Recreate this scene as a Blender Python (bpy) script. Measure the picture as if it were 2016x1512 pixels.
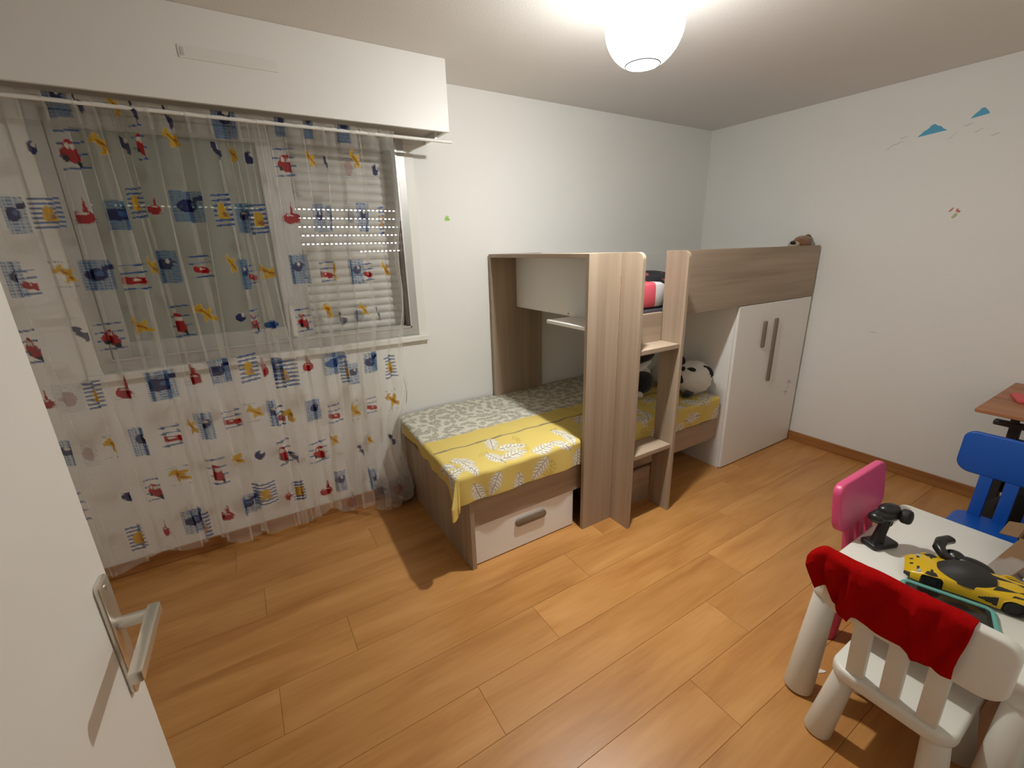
import bpy, bmesh, math, random
import numpy as np
from mathutils import Vector, Matrix
random.seed(7)
for o in list(bpy.data.objects): bpy.data.objects.remove(o, do_unlink=True)
SC = bpy.context.scene
COL = SC.collection
pi = math.pi

# ------------------------------------------------------------------ camera
def camera_axes(yaw, pitch, roll):
    cy, sy = math.cos(yaw), math.sin(yaw)
    f0, r0, up = Vector((sy, cy, 0)), Vector((cy, -sy, 0)), Vector((0, 0, 1))
    fw = f0*math.cos(pitch) + up*math.sin(pitch)
    u = up*math.cos(pitch) - f0*math.sin(pitch)
    r = r0*math.cos(roll) + u*math.sin(roll)
    return r, u*math.cos(roll) - r0*math.sin(roll), fw
CAM_R, CAM_U, CAM_F = camera_axes(0.5476, -0.2999, -0.026)
cam_data = bpy.data.cameras.new('camera')
cam = bpy.data.objects.new('camera', cam_data); COL.objects.link(cam)
cam_data.sensor_width = 36.0
cam_data.lens = 862.5562/2016*36.0
cam_data.clip_start = 0.02
M3 = Matrix((CAM_R, CAM_U, -CAM_F)).transposed()
cam.matrix_world = Matrix.Translation((-3.7231, -2.6876, 1.5777)) @ M3.to_4x4()
SC.camera = cam
SC.cycles.transparent_max_bounces = 14

# ------------------------------------------------------------------ light
world = bpy.data.worlds.new('evening_sky'); SC.world = world
world.use_nodes = True
world.node_tree.nodes['Background'].inputs[0].default_value = (1.0, 0.93, 0.96, 1)
world.node_tree.nodes['Background'].inputs[1].default_value = 5.0
BULB = 3000.0                      # radiance of the bulb inside the ceiling globe
LAMP_POS = (-2.285, -1.325, 2.346)
LAMP_COL = (0.985, 1.0, 0.985)
SC.view_settings.view_transform = 'Standard'
SC.view_settings.look = 'None'
SC.view_settings.gamma = 1.0
SC.view_settings.use_curve_mapping = False
SC.view_settings.exposure = 0.0

# ------------------------------------------------------------------ materials
def srgb(r, g, b):
    f = lambda c: (c/255/12.92) if c <= 10 else ((c/255+0.055)/1.055)**2.4
    return (f(r), f(g), f(b), 1.0)
MATS = {}
def nodes_of(name):
    m = bpy.data.materials.new(name); m.use_nodes = True
    nt = m.node_tree; p = nt.nodes['Principled BSDF']
    return m, nt, p
def N(nt, kind, **kw):
    n = nt.nodes.new(kind)
    for k, v in kw.items(): setattr(n, k, v)
    return n
def plain(name, col, rough=0.5, metal=0.0, bump=0.0, bscale=200.0, var=0.0, spec=None, sheen=0.0, vscale=6.0):
    if name in MATS: return MATS[name]
    m, nt, p = nodes_of(name)
    p.inputs['Base Color'].default_value = col
    p.inputs['Roughness'].default_value = rough
    p.inputs['Metallic'].default_value = metal
    if spec is not None: p.inputs['Specular IOR Level'].default_value = spec
    if sheen: p.inputs['Sheen Weight'].default_value = sheen
    tc = N(nt, 'ShaderNodeNewGeometry')
    if var > 0:
        n = N(nt, 'ShaderNodeTexNoise'); n.inputs['Scale'].default_value = vscale; n.inputs['Detail'].default_value = 4
        nt.links.new(tc.outputs['Position'], n.inputs['Vector'])
        mx = N(nt, 'ShaderNodeMix', data_type='RGBA')
        mx.inputs[6].default_value = col
        mx.inputs[7].default_value = (col[0]*(1-var), col[1]*(1-var), col[2]*(1-var), 1)
        nt.links.new(n.outputs['Fac'], mx.inputs[0]); nt.links.new(mx.outputs[2], p.inputs['Base Color'])
    if bump > 0:
        n = N(nt, 'ShaderNodeTexNoise'); n.inputs['Scale'].default_value = bscale; n.inputs['Detail'].default_value = 3
        nt.links.new(tc.outputs['Position'], n.inputs['Vector'])
        b = N(nt, 'ShaderNodeBump'); b.inputs['Strength'].default_value = bump; b.inputs['Distance'].default_value = 0.004
        nt.links.new(n.outputs['Fac'], b.inputs['Height']); nt.links.new(b.outputs['Normal'], p.inputs['Normal'])
    MATS[name] = m; return m
def wood(name, axis, dark, mid, light, across=16.0, along=0.9, rough=0.5, obj=False, spec=0.4):
    """grain running along `axis` (0 x, 1 y, 2 z)"""
    m, nt, p = nodes_of(name)
    if obj:
        tc = N(nt, 'ShaderNodeTexCoord'); src = tc.outputs['Object']
        inf = N(nt, 'ShaderNodeObjectInfo')
        ad = N(nt, 'ShaderNodeVectorMath', operation='ADD')
        sc = N(nt, 'ShaderNodeVectorMath', operation='SCALE'); sc.inputs['Scale'].default_value = 37.0
        cb = N(nt, 'ShaderNodeCombineXYZ')
        for i in range(3): nt.links.new(inf.outputs['Random'], cb.inputs[i])
        nt.links.new(cb.outputs[0], sc.inputs[0]); nt.links.new(src, ad.inputs[0]); nt.links.new(sc.outputs[0], ad.inputs[1])
        src = ad.outputs[0]
    else:
        src = N(nt, 'ShaderNodeNewGeometry').outputs['Position']
    def noise(sa, sl, det, dist=0.0):
        mp = N(nt, 'ShaderNodeMapping')
        s = [sa, sa, sa]; s[axis] = sl
        mp.inputs['Scale'].default_value = s
        nt.links.new(src, mp.inputs['Vector'])
        n = N(nt, 'ShaderNodeTexNoise'); n.inputs['Scale'].default_value = 1.0
        n.inputs['Detail'].default_value = det; n.inputs['Distortion'].default_value = dist
        nt.links.new(mp.outputs[0], n.inputs['Vector']); return n.outputs['Fac']
    a = noise(across, along, 5, 0.6)
    b = noise(across*7, along*3, 3)
    mix = N(nt, 'ShaderNodeMath', operation='MULTIPLY_ADD'); mix.inputs[1].default_value = 0.30
    nt.links.new(b, mix.inputs[0]); nt.links.new(a, mix.inputs[2])
    r = N(nt, 'ShaderNodeValToRGB')
    e = r.color_ramp.elements
    e[0].position = 0.42; e[0].color = dark
    e[1].position = 0.88; e[1].color = light
    k = e.new(0.62); k.color = mid
    nt.links.new(mix.outputs[0], r.inputs[0])
    out = r.outputs[0]
    if obj:
        hsv = N(nt, 'ShaderNodeHueSaturation')
        mr = N(nt, 'ShaderNodeMapRange'); mr.inputs[3].default_value = 0.95; mr.inputs[4].default_value = 1.05
        nt.links.new(inf.outputs['Random'], mr.inputs[0]); nt.links.new(mr.outputs[0], hsv.inputs['Value'])
        nt.links.new(out, hsv.inputs['Color']); out = hsv.outputs[0]
    nt.links.new(out, p.inputs['Base Color'])
    p.inputs['Roughness'].default_value = rough
    p.inputs['Specular IOR Level'].default_value = spec
    bp = N(nt, 'ShaderNodeBump'); bp.inputs['Strength'].default_value = 0.08; bp.inputs['Distance'].default_value = 0.002
    nt.links.new(b, bp.inputs['Height']); nt.links.new(bp.outputs[0], p.inputs['Normal'])
    MATS[name] = m; return m
def attr_mat(name, rough=0.9, bump=0.15, bscale=900.0, sheen=0.0):
    m, nt, p = nodes_of(name)
    a = N(nt, 'ShaderNodeAttribute'); a.attribute_name = 'print'
    nt.links.new(a.outputs['Color'], p.inputs['Base Color'])
    p.inputs['Roughness'].default_value = rough
    p.inputs['Specular IOR Level'].default_value = 0.15
    if bump:
        g = N(nt, 'ShaderNodeNewGeometry'); n = N(nt, 'ShaderNodeTexNoise'); n.inputs['Scale'].default_value = bscale
        nt.links.new(g.outputs['Position'], n.inputs['Vector'])
        b = N(nt, 'ShaderNodeBump'); b.inputs['Strength'].default_value = bump; b.inputs['Distance'].default_value = 0.002
        nt.links.new(n.outputs['Fac'], b.inputs['Height']); nt.links.new(b.outputs[0], p.inputs['Normal'])
    MATS[name] = m; return m

PAINT = plain('wall_paint', (0.84, 0.83, 0.785, 1), 0.75, bump=0.25, bscale=90, var=0.04, vscale=3)
CEIL = plain('ceiling_paint', (0.82, 0.79, 0.74, 1), 0.9, bump=0.3, bscale=140, var=0.03)
WHITE = plain('white_laminate', (0.86, 0.84, 0.79, 1), 0.38, var=0.03)
BOXW = plain('shutter_box_white', (0.80, 0.78, 0.73, 1), 0.45, var=0.03)
DOORW = plain('door_paint', (0.78, 0.75, 0.69, 1), 0.45, bump=0.06, bscale=60, var=0.04)
PLAST = plain('white_plastic', (0.72, 0.695, 0.62, 1), 0.42)
ALU = plain('aluminium_frame', (0.50, 0.49, 0.46, 1), 0.42, 0.35, var=0.08)
NICK = plain('brushed_nickel', (0.70, 0.66, 0.58, 1), 0.34, 0.85)
DARKM = plain('dark_metal', (0.05, 0.045, 0.05, 1), 0.45, 0.4)
BLACKP = plain('black_plastic', (0.012, 0.011, 0.011, 1), 0.32)
RUBBER = plain('black_rubber', (0.015, 0.014, 0.013, 1), 0.65)
HANDLE = plain('grey_handle', srgb(128, 114, 98), 0.45, var=0.15, vscale=40)
SLATM = plain('shutter_slat_pvc', (0.56, 0.54, 0.49, 1), 0.5, var=0.08)
BLUEP = plain('blue_plastic', (0.004, 0.085, 0.42, 1), 0.38)
PINKP = plain('pink_plastic', (0.66, 0.075, 0.20, 1), 0.38)
REDC = plain('red_terry', (0.46, 0.004, 0.004, 1), 0.95, bump=0.9, bscale=500, spec=0.05, var=0.25, vscale=60)
d_, m_, l_ = srgb(146, 127, 107), srgb(163, 143, 122), srgb(180, 160, 138)
BW = [wood('grey_oak_%s' % 'xyz'[i], i, d_, m_, l_, across=8, along=0.4) for i in range(3)]
PLANK = wood('oak_laminate', 0, srgb(168, 113, 58), srgb(185, 130, 71), srgb(200, 146, 86), across=9, along=1.6, rough=0.34, obj=True, spec=0.45)
SKIRT = wood('oak_skirting', 0, srgb(140, 90, 48), srgb(168, 114, 64), srgb(186, 134, 82), across=14, along=1.0, rough=0.45)
DESKW = wood('desk_wood', 1, srgb(140, 90, 58), srgb(164, 108, 72), srgb(180, 124, 86), across=14, along=1.0, rough=0.45)

# ------------------------------------------------------------------ mesh helpers
class MB:
    def __init__(s): s.bm = bmesh.new()
    def box(s, x0, x1, y0, y1, z0, z1, bev=0.0, rot=None):
        t = bmesh.new()
        bmesh.ops.create_cube(t, size=1.0)
        for v in t.verts:
            v.co = Vector((x0+(v.co.x+.5)*(x1-x0), y0+(v.co.y+.5)*(y1-y0), z0+(v.co.z+.5)*(z1-z0)))
        if bev > 0:
            bmesh.ops.bevel(t, geom=list(t.edges), offset=bev, segments=2, affect='EDGES', profile=0.5)
        return s._merge(t, rot)
    def _merge(s, t, mat=None):
        if mat is not None: bmesh.ops.transform(t, matrix=mat, verts=list(t.verts))
        me = bpy.data.meshes.new('tmp'); t.to_mesh(me); t.free()
        s.bm.from_mesh(me); bpy.data.meshes.remove(me); return s
    def prism(s, pts, origin, ax, ay, depth, bev=0.0, seg=2):
        """polygon pts (a,b) in plane origin+ax*a+ay*b, extruded along ax x ay by depth"""
        t = bmesh.new(); ax, ay = Vector(ax), Vector(ay); n = ax.cross(ay)
        vs = [t.verts.new(Vector(origin)+ax*a+ay*b) for a, b in pts]
        f = t.faces.new(vs)
        r = bmesh.ops.extrude_face_region(t, geom=[f])
        bmesh.ops.translate(t, vec=n*depth, verts=[g for g in r['geom'] if isinstance(g, bmesh.types.BMVert)])
        bmesh.ops.recalc_face_normals(t, faces=list(t.faces))
        if bev > 0:
            caps = [e for e in t.edges if any(abs(fc.normal.dot(n)) > .99 for fc in e.link_faces) and not all(abs(fc.normal.dot(n)) > .99 for fc in e.link_faces)]
            bmesh.ops.bevel(t, geom=caps, offset=bev, segments=seg, affect='EDGES', profile=0.5)
        return s._merge(t)
    def lathe(s, prof, origin=(0, 0, 0), axis=(0, 0, 1), n=28):
        """prof: list of (radius, height) revolved about axis through origin"""
        t = bmesh.new(); az = Vector(axis).normalized()
        ax = az.orthogonal().normalized(); ay = az.cross(ax); o = Vector(origin)
        rings = []
        for r, h in prof:
            if r < 1e-6: rings.append([t.verts.new(o+az*h)])
            else: rings.append([t.verts.new(o+az*h+ax*(r*math.cos(2*pi*k/n))+ay*(r*math.sin(2*pi*k/n))) for k in range(n)])
        for A, B in zip(rings, rings[1:]):
            for k in range(n):
                q = [A[k % len(A)], A[(k+1) % len(A)], B[(k+1) % len(B)], B[k % len(B)]]
                u = []
                for v in q:
                    if v not in u: u.append(v)
                if len(u) > 2: t.faces.new(u)
        for R, flip in ((rings[0], 1), (rings[-1], 0)):
            if len(R) > 2: t.faces.new(R)
        bmesh.ops.recalc_face_normals(t, faces=list(t.faces))
        return s._merge(t)
    def cone(s, p0, r0, p1, r1, n=28, rnd=0.0):
        p0, p1 = Vector(p0), Vector(p1); L = (p1-p0).length
        pr = [(r0, 0), (r1, L)] if not rnd else [(r0-rnd, 0), (r0-rnd*.3, rnd*.3), (r0, rnd), (r1, L-rnd), (r1-rnd*.3, L-rnd*.3), (r1-rnd, L)]
        return s.lathe(pr, p0, p1-p0, n)
    def tube(s, pts, r, n=10, closed=False):
        t = bmesh.new(); P = [Vector(p) for p in pts]; m = len(P); rings = []
        up = None
        for i in range(m):
            a = P[i-1] if (i > 0 or closed) else P[i]; b = P[(i+1) % m] if (i < m-1 or closed) else P[i]
            d = (b-a).normalized()
            if up is None: up = d.orthogonal().normalized()
            up = (up-d*up.dot(d)).normalized(); side = d.cross(up)
            rr = r[i] if isinstance(r, (list, tuple)) else r
            rings.append([t.verts.new(P[i]+up*(rr*math.cos(2*pi*k/n))+side*(rr*math.sin(2*pi*k/n))) for k in range(n)])
        for i in range(m if closed else m-1):
            A, B = rings[i], rings[(i+1) % m]
            for k in range(n): t.faces.new((A[k], A[(k+1) % n], B[(k+1) % n], B[k]))
        if not closed: t.faces.new(rings[0]); t.faces.new(rings[-1])
        bmesh.ops.recalc_face_normals(t, faces=list(t.faces))
        return s._merge(t)
    def ball(s, c, rad, rot=None, fuzz=0.0, sub=3, fscale=60.0):
        t = bmesh.new(); bmesh.ops.create_icosphere(t, subdivisions=sub, radius=1.0)
        R = rot.to_matrix() if rot is not None and hasattr(rot, 'to_matrix') else (rot or Matrix.Identity(3))
        if not isinstance(rad, (list, tuple)): rad = (rad,)*3
        for v in t.verts:
            k = 1.0+(random.uniform(-fuzz, fuzz) if fuzz else 0)
            v.co = R @ Vector((v.co.x*rad[0]*k, v.co.y*rad[1]*k, v.co.z*rad[2]*k))+Vector(c)
        return s._merge(t)
    def poly(s, pts):
        vs = [s.bm.verts.new(p) for p in pts]; s.bm.faces.new(vs); return s
    def build(s, name, mat, parent=None, smooth=False, sharp=35):
        me = bpy.data.meshes.new(name); s.bm.to_mesh(me); s.bm.free()
        return finish(name, me, mat, parent, smooth, sharp)
def finish(name, me, mat, parent=None, smooth=False, sharp=35):
    for m in (mat if isinstance(mat, (list, tuple)) else [mat]): me.materials.append(m)
    if smooth:
        me.shade_smooth()
        if sharp: me.set_sharp_from_angle(angle=math.radians(sharp))
    o = bpy.data.objects.new(name, me); COL.objects.link(o)
    if parent is not None: attach(o, parent)
    return o
WORLD_INV = {}
def attach(o, parent):
    """meshes are written in room coordinates unless the root asks for local ones"""
    o.parent = parent
    if parent.name in WORLD_INV: o.matrix_parent_inverse = WORLD_INV[parent.name]
def tag(o, label=None, cat=None, group=None, kind=None):
    if label: o['label'] = label
    if cat: o['category'] = cat
    if group: o['group'] = group
    if kind: o['kind'] = kind
    return o
def thing(name, label, cat, loc=(0, 0, 0), rotz=0.0, local=False, group=None, kind=None):
    e = bpy.data.objects.new(name, None); COL.objects.link(e)
    e.location = loc; e.rotation_euler = (0, 0, rotz); e.empty_display_size = 0.1
    if not local: WORLD_INV[e.name] = Matrix.Translation(loc).inverted()
    return tag(e, label, cat, group, kind)
def rrect(w, h, r, n=6, cx=0.0, cy=0.0):
    """rounded rectangle outline, r one radius or four (br, tr, tl, bl)"""
    r4 = r if isinstance(r, (list, tuple)) else (r,)*4
    out = []
    for (sx, sy, a0), rr in zip(((1, -1, -90), (1, 1, 0), (-1, 1, 90), (-1, -1, 180)), r4):
        x, y = cx+sx*(w/2-rr), cy+sy*(h/2-rr)
        if rr < 1e-5: out.append((cx+sx*w/2, cy+sy*h/2)); continue
        for k in range(n+1):
            a = math.radians(a0+90*k/n); out.append((x+rr*math.cos(a), y+rr*math.sin(a)))
    return out
def grid_mesh(name, P, mat, parent=None, colors=None, smooth=True):
    """P: array (nu, nv, 3) -> quad sheet, colors (nu, nv, 4) stored as the attribute 'print'"""
    nu, nv = P.shape[:2]
    idx = np.arange(nu*nv).reshape(nu, nv)
    q = np.stack([idx[:-1, :-1], idx[1:, :-1], idx[1:, 1:], idx[:-1, 1:]], -1).reshape(-1, 4)
    me = bpy.data.meshes.new(name)
    me.vertices.add(nu*nv); me.vertices.foreach_set('co', P.reshape(-1).astype(np.float32))
    me.loops.add(q.size); me.loops.foreach_set('vertex_index', q.reshape(-1).astype(np.int32))
    me.polygons.add(len(q)); me.polygons.foreach_set('loop_start', np.arange(0, q.size, 4, dtype=np.int32))
    me.update(calc_edges=True); me.validate()
    if colors is not None:
        a = me.color_attributes.new('print', 'FLOAT_COLOR', 'POINT')
        a.data.foreach_set('color', colors.reshape(-1).astype(np.float32))
    return finish(name, me, mat, parent, smooth, None)

# ================================================================== the room
H = 2.5
XL, YB = -4.80, -2.78            # left wall, wall with the doorway
WX0, WX1, WZ0, WZ1 = -4.315, -2.775, 1.075, 2.21      # window opening
DX0, DX1, DZ = -4.05, -3.21, 2.04                     # doorway behind the camera

# floor: a dark subfloor, laminate planks on it
sub = MB().box(XL-.1, .1, -4.2, .1, -.05, -.007).build('floor', plain('subfloor_dark', (0.20, 0.12, 0.06, 1), 0.9))
tag(sub, kind='structure')
PW, PL = 0.2065, 1.38
joint = {2: -3.865, 4: -3.556, 5: -2.47, 6: -2.82, 7: -3.21, 8: -2.13, 9: -2.52, 3: -3.0, 1: -3.3, 0: -2.6, 10: -3.3, 11: -2.9, -1: -3.6}
def plank_piece(x0, x1, y0, y1):
    g = 0.0004
    cx, cy = (x0+x1)/2, (y0+y1)/2
    hx, hy = (x1-x0)/2-g, (y1-y0)/2-g
    e = 0.0008
    vs = [(-hx, -hy, -.007), (hx, -hy, -.007), (hx, hy, -.007), (-hx, hy, -.007),
          (-hx, -hy, -e), (hx, -hy, -e), (hx, hy, -e), (-hx, hy, -e),
          (-hx+e, -hy+e, 0), (hx-e, -hy+e, 0), (hx-e, hy-e, 0), (-hx+e, hy-e, 0)]
    fs = [(8, 9, 10, 11)]
    for k in range(4):
        j = (k+1) % 4
        fs += [(k, j, 4+j, 4+k), (4+k, 4+j, 8+j, 8+k)]
    me = bpy.data.meshes.new('plank'); me.from_pydata(vs, [], fs); me.update()
    o = finish('plank', me, PLANK)
    o.location = (cx, cy, 0); o.parent = sub
for k in range(-1, 13):
    y1 = -0.922+4*PW-k*PW; y0 = y1-PW
    y1 = min(y1, 0.0); y0 = max(y0, YB)
    if y1-y0 < .02: continue
    j = joint.get(k, -3.0+0.37*((k*5) % 4))
    while j > XL: j -= PL
    while j < 0:
        a, b = max(j, XL), min(j+PL, 0.0)
        if b-a > .01: plank_piece(a, b, y0, y1)
        j += PL

tag(MB().box(XL-.1, .12, -4.2, .3, H, H+.1).build('ceiling', CEIL), kind='structure')
w = MB()
w.box(XL-.1, WX0, 0, .25, -.05, H).box(WX1, .12, 0, .25, -.05, H)
w.box(WX0, WX1, 0, .25, -.05, WZ0).box(WX0, WX1, 0, .25, WZ1, H)
tag(w.build('wall_window', PAINT), kind='structure')
wall_right = tag(MB().box(0, .12, YB-.1, 0, -.05, H).build('wall_right', PAINT), kind='structure')
tag(MB().box(XL-.1, XL, YB-.1, 0, -.05, H).build('wall_left', PAINT), kind='structure')
w = MB()
w.box(XL, DX0-.045, YB-.12, YB, -.05, H).box(DX1+.045, 0, YB-.12, YB, -.05, H).box(DX0-.045, DX1+.045, YB-.12, YB, DZ+.045, H)
tag(w.build('wall_back', PAINT), kind='structure')
w = MB()          # the hallway the photograph was taken from
w.box(-4.9, -4.8, -4.2, YB-.12, -.05, H).box(-2.6, -2.5, -4.2, YB-.12, -.05, H).box(-4.9, -2.5, -4.2, -4.1, -.05, H)
tag(w.build('wall_hallway', PAINT), kind='structure')
tag(MB().box(-4.8, -2.6, -4.1, YB, -.007, 0).build('floor_hallway', SKIRT), kind='structure')
# door lining
w = MB()
w.box(DX0-.044, DX0, YB-.125, YB+.005, 0, DZ).box(DX1, DX1+.044, YB-.125, YB+.005, 0, DZ).box(DX0-.044, DX1+.044, YB-.125, YB+.005, DZ, DZ+.044)
tag(w.build('trim_1', DOORW), kind='structure')
# skirting
tag(MB().box(XL, -.001, -.014, -.0005, .001, .075, .003).build('baseboard_window', SKIRT), kind='structure')
tag(MB().box(-.014, -.0005, YB+.01, -.015, .001, .075, .003).build('baseboard_right', wood('oak_skirting_y', 1, srgb(140, 90, 48), srgb(168, 114, 64), srgb(186, 134, 82), across=14, along=1.0, rough=0.45)), kind='structure')
tag(MB().box(DX1+.05, -.015, YB+.0005, YB+.014, .001, .075, .003).build('baseboard_back', SKIRT), kind='structure')
tag(MB().box(XL+.0005, XL+.014, YB+.015, -.015, .001, .075, .003).build('baseboard_left', MATS['oak_skirting_y']), kind='structure')

# ---- window: aluminium sliding window, both sashes pushed to the left
win = thing('window_1', 'grey aluminium sliding window behind the printed sheer curtain', 'window', ((WX0+WX1)/2, 0, WZ0), kind='structure')
f = MB()
fw_ = .045
f.box(WX0, WX0+fw_, -.012, .09, WZ0, WZ1).box(WX1-fw_, WX1, -.012, .09, WZ0, WZ1)
f.box(WX0+fw_, WX1-fw_, -.012, .09, WZ0, WZ0+.045).box(WX0+fw_, WX1-fw_, -.012, .09, WZ1-.045, WZ1)
f.build('window_frame', ALU, win)
t = MB()      # raised track ribs of the frame
for y in (-.018, .018, .052):
    t.box(WX1-fw_-.008, WX1-fw_, y, y+.010, WZ0+.045, WZ1-.045)
    t.box(WX0+fw_, WX1-fw_, y, y+.010, WZ0+.045, WZ0+.053)
t.build('sliding_track', plain('aluminium_bright', (0.66, 0.64, 0.60, 1), 0.35, 0.5), win)
def glass_mat():
    m, nt, p = nodes_of('grey_green_glass')
    p.inputs['Base Color'].default_value = (0.44, 0.45, 0.39, 1); p.inputs['Roughness'].default_value = 0.12  # even grey-green surface mixed with a clear pane
    tr = N(nt, 'ShaderNodeBsdfTransparent'); tr.inputs[0].default_value = (.82, .86, .80, 1)
    mx = N(nt, 'ShaderNodeMixShader'); mx.inputs[0].default_value = 0.42
    nt.links.new(tr.outputs[0], mx.inputs[1]); nt.links.new(p.outputs[0], mx.inputs[2])
    nt.links.new(mx.outputs[0], nt.nodes['Material Output'].inputs[0])
    return m
GLASS = glass_mat()
def sash(x0, x1, y):
    s = MB(); b = .075; z0, z1 = WZ0+.048, WZ1-.048
    s.box(x0, x0+b, y, y+.026, z0, z1, .003).box(x1-b, x1, y, y+.026, z0, z1, .003)
    s.box(x0+b, x1-b, y, y+.026, z0, z0+.075, .003).box(x0+b, x1-b, y, y+.026, z1-.06, z1, .003)
    o = s.build('sash', ALU, win)
    g = MB().box(x0+b-.004, x1-b+.004, y+.011, y+.016, z0+.07, z1-.055).build('pane', GLASS); g.parent = o
    return o, z0
sA, z0 = sash(WX0+.047, -3.445, .004)
hd = MB().box(-3.497, -3.470, -.010, .004, 1.14, 1.31, .004).build('sash_pull', plain('aluminium_bright2', (0.70, 0.68, 0.64, 1), 0.35, 0.3)); hd.parent = sA
sash(WX0+.12, -3.38, .040)
t = MB().box(WX0-.055, WX1+.06, -.032, -.0005, WZ0-.046, WZ0-.012, .004)
t.build('window_sill', plain('white_trim', (0.80, 0.78, 0.72, 1), 0.45), win)
t = MB()
t.box(WX1+.0005, WX1+.055, -.008, -.0005, WZ0-.012, 2.16, .002).box(WX0-.055, WX0-.0005, -.008, -.0005, WZ0-.012, 2.16, .002)
t.build('window_casing', MATS['white_trim'], win)

# ---- roller shutter outside the glass, closed, a few rows of slots left open
sh = thing('roller_shutter', 'pale grey slatted roller shutter let down outside the window', 'shutter', ((WX0+WX1)/2, .13, WZ0))
SP = 0.0462
rows_open = {1.814: (-4.3, -2.7), 1.767: (-3.60, -2.7), 1.721: (-3.58, -2.7), 1.674: (-3.52, -2.7), 1.629: (-3.5, -2.7), 1.588: (-3.06, -2.7)}
zs = [1.814-SP*k for k in range(-9, 17)]
def slat_profile(zb, zt):
    n = 7; out = []
    for i in range(n+1):
        a = i/n; out.append((.128-.010*math.sin(pi*a)**.7, zb+(zt-zb)*a))
    return out
sx0, sx1 = WX0-.0, WX1-.0
for zj in zs:                      # zj is the joint under this slat
    opens = [v for k, v in rows_open.items() if abs(k-zj) < .012]
    b = MB()
    zb = zj+(.0032 if opens else -.0005)
    prof = slat_profile(zb, zj+SP-.0035)
    pts = [(y, z) for y, z in prof]+[(y+.008, z) for y, z in reversed(prof)]
    b.prism(pts, (sx0, 0, 0), (0, 1, 0), (0, 0, 1), sx1-sx0)
    if opens:
        a0, a1 = opens[0]
        x = sx0
        if a0 > sx0: b.box(sx0, a0, .130, .134, zj-.0040, zb+.002)
        x = max(a0, sx0)
        while x < sx1-.005:
            b.box(x, min(x+.0125, sx1), .130, .134, zj-.0040, zb+.002); x += .0252
    else:
        b.box(sx0, sx1, .130, .134, zj-.004, zb+.002)
    b.build('slat', SLATM, sh)
for gx in (WX1-.030, WX0):
    MB().box(gx, gx+.030, .10, .118, WZ0, WZ1).build('guide_rail', plain('guide_shade', (0.06, 0.058, 0.052, 1), 0.6), sh)  # near-black colour paints in the shadow along the shutter guide

# ---- shutter casing above the window
cb = thing('shutter_box', 'long white boxed shutter casing under the ceiling above the window', 'shutter casing', (-3.7, -.16, 2.169))
BXR, BY, BZ = -2.624, -.319, 2.169
c = MB().box(XL+.001, BXR, BY, BY+.018, BZ, H-.0005, .0015)
c.build('front_panel', BOXW, cb)
MB().box(BXR-.018, BXR, BY+.018, -.0005, BZ+.004, H-.0005, .001).build('end_panel', BOXW, cb)
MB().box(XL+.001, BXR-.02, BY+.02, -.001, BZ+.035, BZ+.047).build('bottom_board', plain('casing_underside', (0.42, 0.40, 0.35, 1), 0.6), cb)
v = MB().box(-3.752, -3.405, BY-.0035, BY, 2.318, 2.362, .0015)
v.build('vent_slot', plain('vent_cover', (0.76, 0.735, 0.68, 1), 0.5), cb)
MB().box(-3.745, -3.733, BY-.005, BY-.0034, 2.326, 2.354).build('vent_clip', plain('vent_clip', (0.55, 0.53, 0.49, 1), 0.5), cb)

# ---- the open door on the left
door = thing('door_1', 'white room door standing open with a steel lever handle', 'door', (-4.01, -2.66, 0), kind='structure')
EX, EY, DA = -3.984, -1.830, -0.03
dirv = Vector((DA, -1, 0)).normalized(); nrm = Vector((dirv.y*-1, dirv.x, 0))   # along the leaf to its hinge, face normal
if nrm.x < 0: nrm = -nrm
def DP(d, h, out): return Vector((EX, EY, 0))+dirv*d+Vector((0, 0, h))+nrm*out
DM = Matrix.Translation((EX, EY, 0)) @ Matrix((dirv, nrm, Vector((0, 0, 1)))).transposed().to_4x4()
MB().box(0, .83, -.040, 0, .008, 2.03, .002, rot=DM).build('door_leaf', DOORW, door)
hp = MB().prism(rrect(.044, .215, .010, 4, .043, 0.998), (0, 0, 0), (1, 0, 0), (0, 0, 1), -.008, .002)
bmesh.ops.transform(hp.bm, matrix=DM, verts=list(hp.bm.verts))
hpo = hp.build('handle_plate', NICK, door, True)
nk = MB()
nk.cone(DP(.043, 1.018, .006), .011, DP(.043, 1.018, .056), .0095, 20)
k = [(0, 0), (.128, -.002), (.130, -.016), (.006, -.022), (-.012, -.022), (-.012, 0)]
lv = [(d+.043, h) for d, h in rrect(.152, .021, .005, 4, .063, 1.019)]
nk.prism(lv, DP(0, 0, .044), tuple(dirv), (0, 0, 1), -.018 if dirv.cross(Vector((0, 0, 1))).dot(nrm) < 0 else .018, .004)
lvo = nk.build('lever', NICK, door, True)
for h in (1.09, .907): MB().cone(DP(.043, h, .007), .005, DP(.043, h, .0095), .004, 12).build('screw', plain('screw_steel', (.75, .72, .66, 1), .3, .9), door)
for h in (.25, 1.0, 1.8): MB().cone(DP(.838, h, -.02), .007, DP(.838, h+.09, -.02), .007, 10).build('hinge', NICK, door)

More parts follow.
